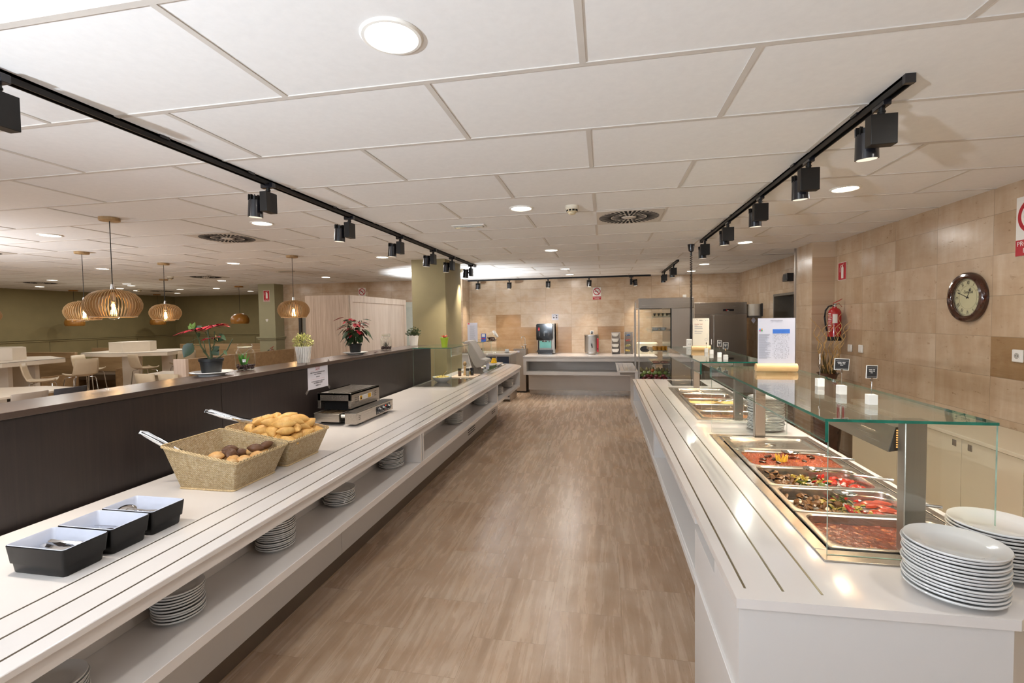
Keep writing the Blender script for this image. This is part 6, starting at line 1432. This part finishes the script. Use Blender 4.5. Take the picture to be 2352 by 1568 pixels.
def extinguisher(c, s, label, rz):
    t = thing('fire_extinguisher', label, 'fire extinguisher', c, rz); B = lambda mb, n, m: mb.build(n, m, t, world=False)
    B(MB().lathe([(.001, 0), (.078, 0), (.080, .004), (.080, .055)], n=32), 'base_ring', m_rub)
    B(MB().lathe([(.079, .055), (.079, .37), (.074, .40), (.055, .43), (.028, .445), (.026, .46), (.001, .46)], n=32), 'cylinder', m_red)
    B(MB().cyl((0, 0, .45), (0, 0, .50), .017, n=14).cyl((-.03, 0, .475), (.0, 0, .475), .010, n=10).box(-.02, .02, -.014, .014, .485, .50), 'valve', m_chrome)
    B(MB().loft([[(-.02, -.012, .50), (-.02, .012, .50), (-.02, .012, .51), (-.02, -.012, .51)], [(.03, -.010, .525), (.03, .010, .525), (.03, .010, .537), (.03, -.010, .537)], [(.085, -.008, .56), (.085, .008, .56), (.085, .008, .568), (.085, -.008, .568)]]).loft([[(0, -.010, .487), (0, .010, .487), (0, .010, .495), (0, -.010, .495)], [(.05, -.009, .497), (.05, .009, .497), (.05, .009, .505), (.05, -.009, .505)], [(.085, -.009, .46), (.085, .009, .46), (.08, .009, .455), (.08, -.009, .455)]]), 'handle', m_red)
    B(MB().tube([(-.03, 0, .475), (-.07, -.01, .465), (-.105, -.02, .41), (-.115, -.025, .32), (-.105, -.03, .22), (-.088, -.035, .13)], .011, 10), 'hose', m_rub)
    q = MB(); 
    for a0, a1, z0, z1 in ((-1.95, -1.25, .24, .36),):
        q.loft([[(.0803*math.cos(a), .0803*math.sin(a), z) for a in [a0+(a1-a0)*k/8 for k in range(9)]] for z in (z0, z1)], False, False, closed=False)
    B(q, 'white_label', m_signw)
    q = MB()
    for k in range(16):
        z = .12+.016*k; a0 = -2.75; a1 = a0+random.uniform(.4, .7); q.loft([[(.0806*math.cos(a), .0806*math.sin(a), zz) for a in [a0+(a1-a0)*j/5 for j in range(6)]] for zz in (z, z+(.010 if k % 5 == 0 else .004))], False, False, closed=False)
    B(q, 'printed_lines', m_signw)
    t.scale = (s, s, s); return t
extinguisher((2.86, 6.62, 1.40), .93, 'red fire extinguisher with black hose hung on the right wall beside the pillar', -.3)
extinguisher((-8.02, 10.26, .62), .93, 'red fire extinguisher standing by the sage pillar behind the booth', 0)
def wplate(y, z, label, sock=False, first=[None]):
    t = thing('wall_socket' if sock else 'light_switch', label, 'wall socket' if sock else 'light switch', (2.968, y, z))
    s = .092; MB().box(2.955, 2.969, y-s/2, y+s/2, z-s/2, z+s/2).build('plate', m_signw, t, bevel=.006)
    if sock:
        MB().cyl((2.9555, y, z), (2.9535, y, z), .028, n=28).build('socket_ring', m_signw, t); MB().cyl((2.9532, y, z), (2.9528, y, z), .022, n=24).build('socket_well', flat('socket_shade', 'b0aaa0', .5), t)
        MB().cyl((2.9528, y-.010, z), (2.9518, y-.010, z), .0035, n=8).cyl((2.9528, y+.010, z), (2.9518, y+.010, z), .0035, n=8).build('pin_holes', m_ink, t)
    else: MB().box(2.950, 2.956, y-.032, y+.032, z-.032, z+.032).build('rocker', m_signw, t, bevel=.002)
wplate(6.453, 1.315, 'white light switch nearer the extinguisher on the stone wall'); wplate(6.205, 1.322, 'white light switch to the right of its twin on the stone wall')
wplate(4.06, 1.409, 'white round wall socket in the darker stone tile at the right edge', True)
# vase with twigs
vz = thing('floor_vase', 'tall glazed brown floor vase with curly twigs in the corner by the pillar', 'vase', (2.72, 6.45, 0))
vc = (2.72, 6.45, 0)
MB().lathe([(.001, 0), (.11, 0), (.12, .02), (.14, .20), (.155, .45), (.14, .70), (.10, .86), (.085, .92), (.105, .99), (.125, 1.01), (.120, 1.012), (.09, .97), (.07, .90)], vc, 32).build('vase', flat('brown_glaze', '4e3026', .2, var=.5, vs=6, coat=.5), vz)
tw = MB(); ft = MB()
for k in range(15):
    a = random.uniform(0, 6.28); sp_ = random.uniform(.03, .16); hh = random.uniform(1.45, 1.78); pts = []; ph = random.uniform(0, 6); n = 26
    for i in range(n+1):
        q = i/n; z = .92+(hh-.92)*q; w = .012+.022*q
        pts.append((vc[0]+(.04+sp_*q)*math.cos(a)*1.0+w*math.sin(q*22+ph), vc[1]+(.04+sp_*q)*math.sin(a)+w*math.cos(q*19+ph), z))
    tw.tube(pts, [.0065*(1-.6*i/n) for i in range(n+1)], 6)
tw.build('curly_twigs', flat('pale_twig', 'c9a468', .6, var=.2), vz)
for k in range(26):
    a = random.uniform(0, 6.28); ft.leaf((vc[0]+.04*math.cos(a), vc[1]+.04*math.sin(a), .92), (vc[0]+.12*math.cos(a), vc[1]+.12*math.sin(a), random.uniform(1.12, 1.3)), (math.cos(a), math.sin(a), .2), .02, .2)
ft.build('dried_grass', flat('dried_grass', '5a4a26', .7, var=.3), vz)
# low cupboards along the right wall
cb = thing('low_cupboard', 'row of low cream cupboards along the right wall', 'cupboard', (2.75, 3.5, 0))
MB().box(2.485, 2.965, -.5, 5.39, .835, .862).build('worktop', m_cream, cb, bevel=.003)
MB().box(2.515, 2.965, -.5, 5.37, .05, .835).build('carcass', m_cream, cb); MB().box(2.55, 2.965, -.45, 5.35, 0, .05).build('plinth', m_kick, cb)
ys = [5.37, 4.62, 3.87, 3.36, 2.85, 2.34, 1.83, 1.32, .81, .3]
for a, b_ in zip(ys, ys[1:]):
    d = MB().box(2.498, 2.515, b_+.002, a-.002, .06, .83).build('door', m_cream, cb, bevel=.001)
    if a < 4.7: MB().box(2.4955, 2.4985, b_+.05 if a == 4.62 else a-.10, b_+.09 if a == 4.62 else a-.06, .765, .81).build('handle', m_steelx, d, bevel=.001)
# ---------------------------------------------------------------- wooden screens and doors of the dining side
MB().box(-5.28, -4.43, 7.68, 7.73, 0, 2.2).single('wooden_screen', m_screen, 'brownish wood panel screen behind the bushy red plant', 'screen', (-4.85, 7.70, 0), bevel=.002)
t = thing('wooden_screen', 'paler wood panel screen with raised frame, running away from the viewer', 'screen', (-4.46, 8.9, 0))
MB().box(-4.50, -4.44, 7.735, 10.15, 0, 2.2).build('panel', m_screenl, t); MB().box(-4.44, -4.425, 7.735, 10.15, 2.08, 2.2).box(-4.44, -4.425, 7.735, 7.82, 0, 2.08).box(-4.44, -4.425, 10.03, 10.15, 0, 2.08).build('border_frame', m_screenl, t)
d = structure('door_2', MB().box(-4.02, -3.45, 10.655, 10.69, 0, 2.05), flat('door_grey_green', 'b5bbb0', .4))
d2 = MB().box(-4.10, -4.02, 10.64, 10.69, 0, 2.14).box(-4.10, -3.42, 10.64, 10.69, 2.05, 2.14).box(-4.78, -4.10, 10.65, 10.69, 2.05, 2.17).box(-4.78, -4.70, 10.65, 10.69, 0, 2.17); structure('door_frame', d2, flat('frame_grey_green', 'c2c5b8', .4), d)
structure('door_leaf', MB().box(-4.70, -4.10, 10.66, 10.69, 0, 2.05), flat('door_grey_green2', 'b9beb2', .4), d)
d = structure('door_3', MB().box(-7.40, -6.6, 10.645, 10.69, 0, 2.05), flat('door_grey', '8b877c', .4))
structure('door_frame', MB().box(-7.50, -7.44, 10.63, 10.69, 0, 2.1).box(-7.50, -6.55, 10.63, 10.69, 2.05, 2.1), flat('frame_dark', '3a352e', .5), d)
structure('round_window', MB().cyl((-7.05, 10.64, 1.64), (-7.05, 10.645, 1.64), .19, n=32), flat('porthole_blue', '22384a', .1, coat=.6), d)
hs = thing('heart_sticker', 'small white heart on the sage pillar', 'sticker', (-8.178, 10.355, 1.785))
MB().prism([(0, -.04), (.035, .005), (.032, .03), (.015, .035), (0, .022), (-.015, .035), (-.032, .03), (-.035, .005)], 0, .004, Matrix(((1, 0, 0, -8.178), (0, 0, -1, 10.359), (0, 1, 0, 1.785), (0, 0, 0, 1)))).build('heart', m_signw, hs); MB().cyl((-8.175, 10.354, 1.79), (-8.175, 10.356, 1.79), .008, n=10).build('dark_dot', m_ink, hs)

# ---------------------------------------------------------------- dining furniture
def high_table(poly, box, label, legs):
    cx = sum(p[0] for p in poly)/len(poly); cy = sum(p[1] for p in poly)/len(poly)
    t = thing('high_table', label, 'high table', (cx, cy, 0))
    MB().prism(poly, .995, 1.075).build('top', m_tablew, t, bevel=.003)
    sh = [(cx+(p[0]-cx)*1.002, cy+(p[1]-cy)*1.002) for p in poly]; MB().prism(sh, 1.0755, 1.080).build('dark_edge_line', m_blackp, t); MB().prism(poly, 1.080, 1.082).build('top_sheet', m_tablew, t)
    for (x, y, a, w) in legs:
        X = Matrix.Translation((x, y, 0)) @ Matrix.Rotation(a, 4, 'Z'); MB().box(-w/2, w/2, -.05, .05, 0, .995, X).build('leg', m_tablew, t, bevel=.004)
    bx_ = MB().prism(box, 1.082, 1.32); bx_.build('centre_box', m_tablew, t, bevel=.004)
    return t
high_table([(-12.05, 8.98), (-11.07, 8.88), (-10.0, 9.31), (-10.42, 10.3), (-11.03, 10.6), (-12.3, 9.9)], [(-11.42, 9.12), (-11.06, 9.14), (-10.86, 9.65), (-11.0, 9.95), (-11.35, 9.95), (-11.5, 9.5)], 'white high table with a white centre box, right one of the two', [(-11.05, 9.35, 0.1, .42), (-10.6, 9.9, .1, .3)])
high_table([(-12.6, 6.9), (-11.9, 6.1), (-10.45, 6.50), (-10.62, 7.63), (-11.6, 8.05), (-12.5, 7.8)], [(-12.0, 6.9), (-11.3, 6.75), (-11.06, 7.05), (-11.1, 7.3), (-11.5, 7.5), (-12.1, 7.4)], 'white high table with a white centre box, cut by the left picture edge', [(-11.4, 6.9, .3, .7), (-11.5, 7.5, .3, .5)])
def low_table(poly, label, leg=True):
    cx = sum(p[0] for p in poly)/len(poly); cy = sum(p[1] for p in poly)/len(poly)
    t = thing('dining_table', label, 'table', (cx, cy, 0)); MB().prism(poly, .725, .755).build('top', m_tablew, t, bevel=.003)
    MB().box(cx-.05, cx+.05, cy-.05, cy+.05, .02, .725).build('column', m_blackp, t); MB().box(cx-.25, cx+.25, cy-.25, cy+.25, 0, .02).build('foot', m_blackp, t)
low_table([(-9.6, 4.95), (-8.12, 4.98), (-8.1, 5.56), (-8.28, 6.05), (-8.9, 6.1), (-9.6, 5.8)], 'cream dining table just behind the divider on the far left')
low_table([(-8.86, 7.80), (-8.02, 7.83), (-8.0, 8.32), (-9.02, 8.30)], 'cream dining table left of the leggy red plant pot')
low_table([(-11.1, 10.6), (-10.4, 10.6), (-10.4, 11.2), (-11.1, 11.2)], 'cream dining table seen between the two high tables and the booth')
def stool(x, y, rz, label, H=.74, group='bar stools', first={}):
    key = round(H, 2)
    if key in first: return dup(first[key], (x, y, 0), rz, label)
    t = thing('bar_stool' if H > .6 else 'dining_chair', label, 'bar stool' if H > .6 else 'chair', (x, y, 0), rz, group)
    m = MB(); pr = [(-.20, .012), (-.19, -.005), (-.05, -.02), (.12, -.015), (.19, .03), (.225, .12), (.25, .24), (.262, .33)]
    def wid(i): return (.20, .205, .215, .215, .215, .21, .205, .19)[i]
    loops = []
    for i, (yy, zz) in enumerate(pr):
        w = wid(i); lp = []
        for k in range(9):
            u = -1+2*k/8; c_ = .035*(u*u) if i < 4 else 0; cy_ = -.04*(u*u) if i >= 4 else 0
            lp.append((u*w, yy+cy_, H+zz+c_))
        loops.append(lp)
    m.loft(loops, False, False, closed=False); m.build('seat_shell', m_shell, t, world=False, solid=.014)
    fr = [(-.17, -.15), (.17, -.15), (.17, .13), (-.17, .13)]
    for (a, b_) in fr:
        MB().tube([(a*.6, b_*.6, H-.035), (a, b_, H-.045), (a*1.08, b_*1.1, H-.08), (a*1.35, b_*1.5, .006)], .009, 8).build('leg', m_chrome, t, world=False)
    if H > .6: MB().tube([(a*1.25, b_*1.33, .25) for a, b_ in fr], .007, 6, closed=True).build('footrest', m_chrome, t, world=False)
    first[key] = t; return t
stool(-9.95, 6.75, 2.4, 'bar stool in front of the left high table, its back to the divider')
stool(-10.25, 7.62, -1.75, 'bar stool seen side-on at the right end of the left high table')
stool(-11.25, 8.55, 1.9, 'bar stool at the left end of the right high table')
stool(-10.25, 8.95, 2.9, 'bar stool with its back to the viewer at the right high table')
stool(-10.2, 9.9, -1.9, 'bar stool seen side-on at the right end of the right high table')
def chair(x, y, rz, label, mat, first={}):
    if mat.name in first: return dup(first[mat.name], (x, y, 0), rz, label)
    t = thing('dining_chair', label, 'chair', (x, y, 0), rz, None)
    MB().box(-.20, .20, -.22, .19, .44, .465).build('seat', mat, t, world=False, bevel=.008)
    lo = [[(u*.21, .20+.05*q-.03*u*u, .50+.33*q) for u in (-1, -.5, 0, .5, 1)] for q in (0, .5, 1)]
    MB().loft(lo, False, False, closed=False).build('backrest', mat, t, world=False, solid=.018)
    for a, b_ in ((-.18, -.18), (.18, -.18), (-.18, .18), (.18, .18)): MB().cyl((a, b_, .44), (a*1.1, b_*1.1, 0), .011, n=8).build('leg', m_chrome, t, world=False)
    MB().tube([(-.17, .18, .45), (-.17, .21, .56)], .010, 6).tube([(.17, .18, .45), (.17, .21, .56)], .010, 6).build('back_support', m_chrome, t, world=False)
    first[mat.name] = t; return t
chair(-7.87, 5.05, -PI/2, 'light grey chair back just over the divider on the far left', m_chairg)
chair(-7.86, 5.54, -PI/2, 'charcoal chair back just over the divider, right of the grey one', m_chaird)
chair(-8.25, 7.42, PI, 'cream chair back left of the small cream table, just over the divider', m_shell)
chair(-7.70, 7.38, PI, 'cream chair back in front of the small cream table', m_shell)
def booth(x0, x1, y0, y1, face, label, h=1.1, seat=True):
    t = thing('booth_bench', label, 'booth', ((x0+x1)/2, (y0+y1)/2, 0))
    if face == 'X':
        MB().box(x0, x0+.06, y0, y1, 0, h).build('back_panel', m_bench, t, bevel=.003); [MB().box(x0+.06, x1, a_, a_+.05, 0, h*.55).build('side_panel', m_bench, t) for a_ in (y0, y1-.05)]
        if seat: MB().box(x0+.06, x1, y0+.05, y1-.05, .30, .46).build('seat', flat('booth_seat', '4a3a28', .6), t, bevel=.02)
    else:
        MB().box(x0, x1, y1-.06, y1, 0, h).build('back_panel', m_bench, t, bevel=.003); [MB().box(a_, a_+.05, y0, y1-.06, 0, h*.55).build('side_panel', m_bench, t) for a_ in (x0, x1-.05)]
        if seat: MB().box(x0+.05, x1-.05, y0, y1-.06, .30, .46).build('seat', flat('booth_seat', '4a3a28', .6), t, bevel=.02)
booth(-13.6, -12.1, 8.2, 8.95, 'Y', 'wood booth bench behind the left high table')
booth(-13.9, -12.3, 10.0, 10.7, 'Y', 'wood booth bench behind the right high table')
booth(-13.1, -8.8, 12.0, 12.7, 'Y', 'long wood booth back in the far dining corner')
booth(-10.2, -9.0, 10.9, 11.6, 'Y', 'wood booth bench between the high table and the far corner', 1.0)
bt = thing('low_partition', 'low wooden partition running back towards the sage pillar, with pale end panel', 'partition', (-7.3, 8.4, 0))
MB().box(-7.46, -7.40, 7.30, 10.28, 0, 1.09).build('long_panel', m_bench, bt, bevel=.003); MB().box(-7.66, -7.40, 7.24, 7.30, 0, 1.09).build('end_panel', m_screenl, bt); MB().box(-8.3, -7.46, 8.7, 9.3, .98, 1.02).build('shelf_top', m_tablew, bt)
MB().box(-8.3, -7.46, 8.98, 9.02, 0, .98).build('cross_panel', m_bench, bt)
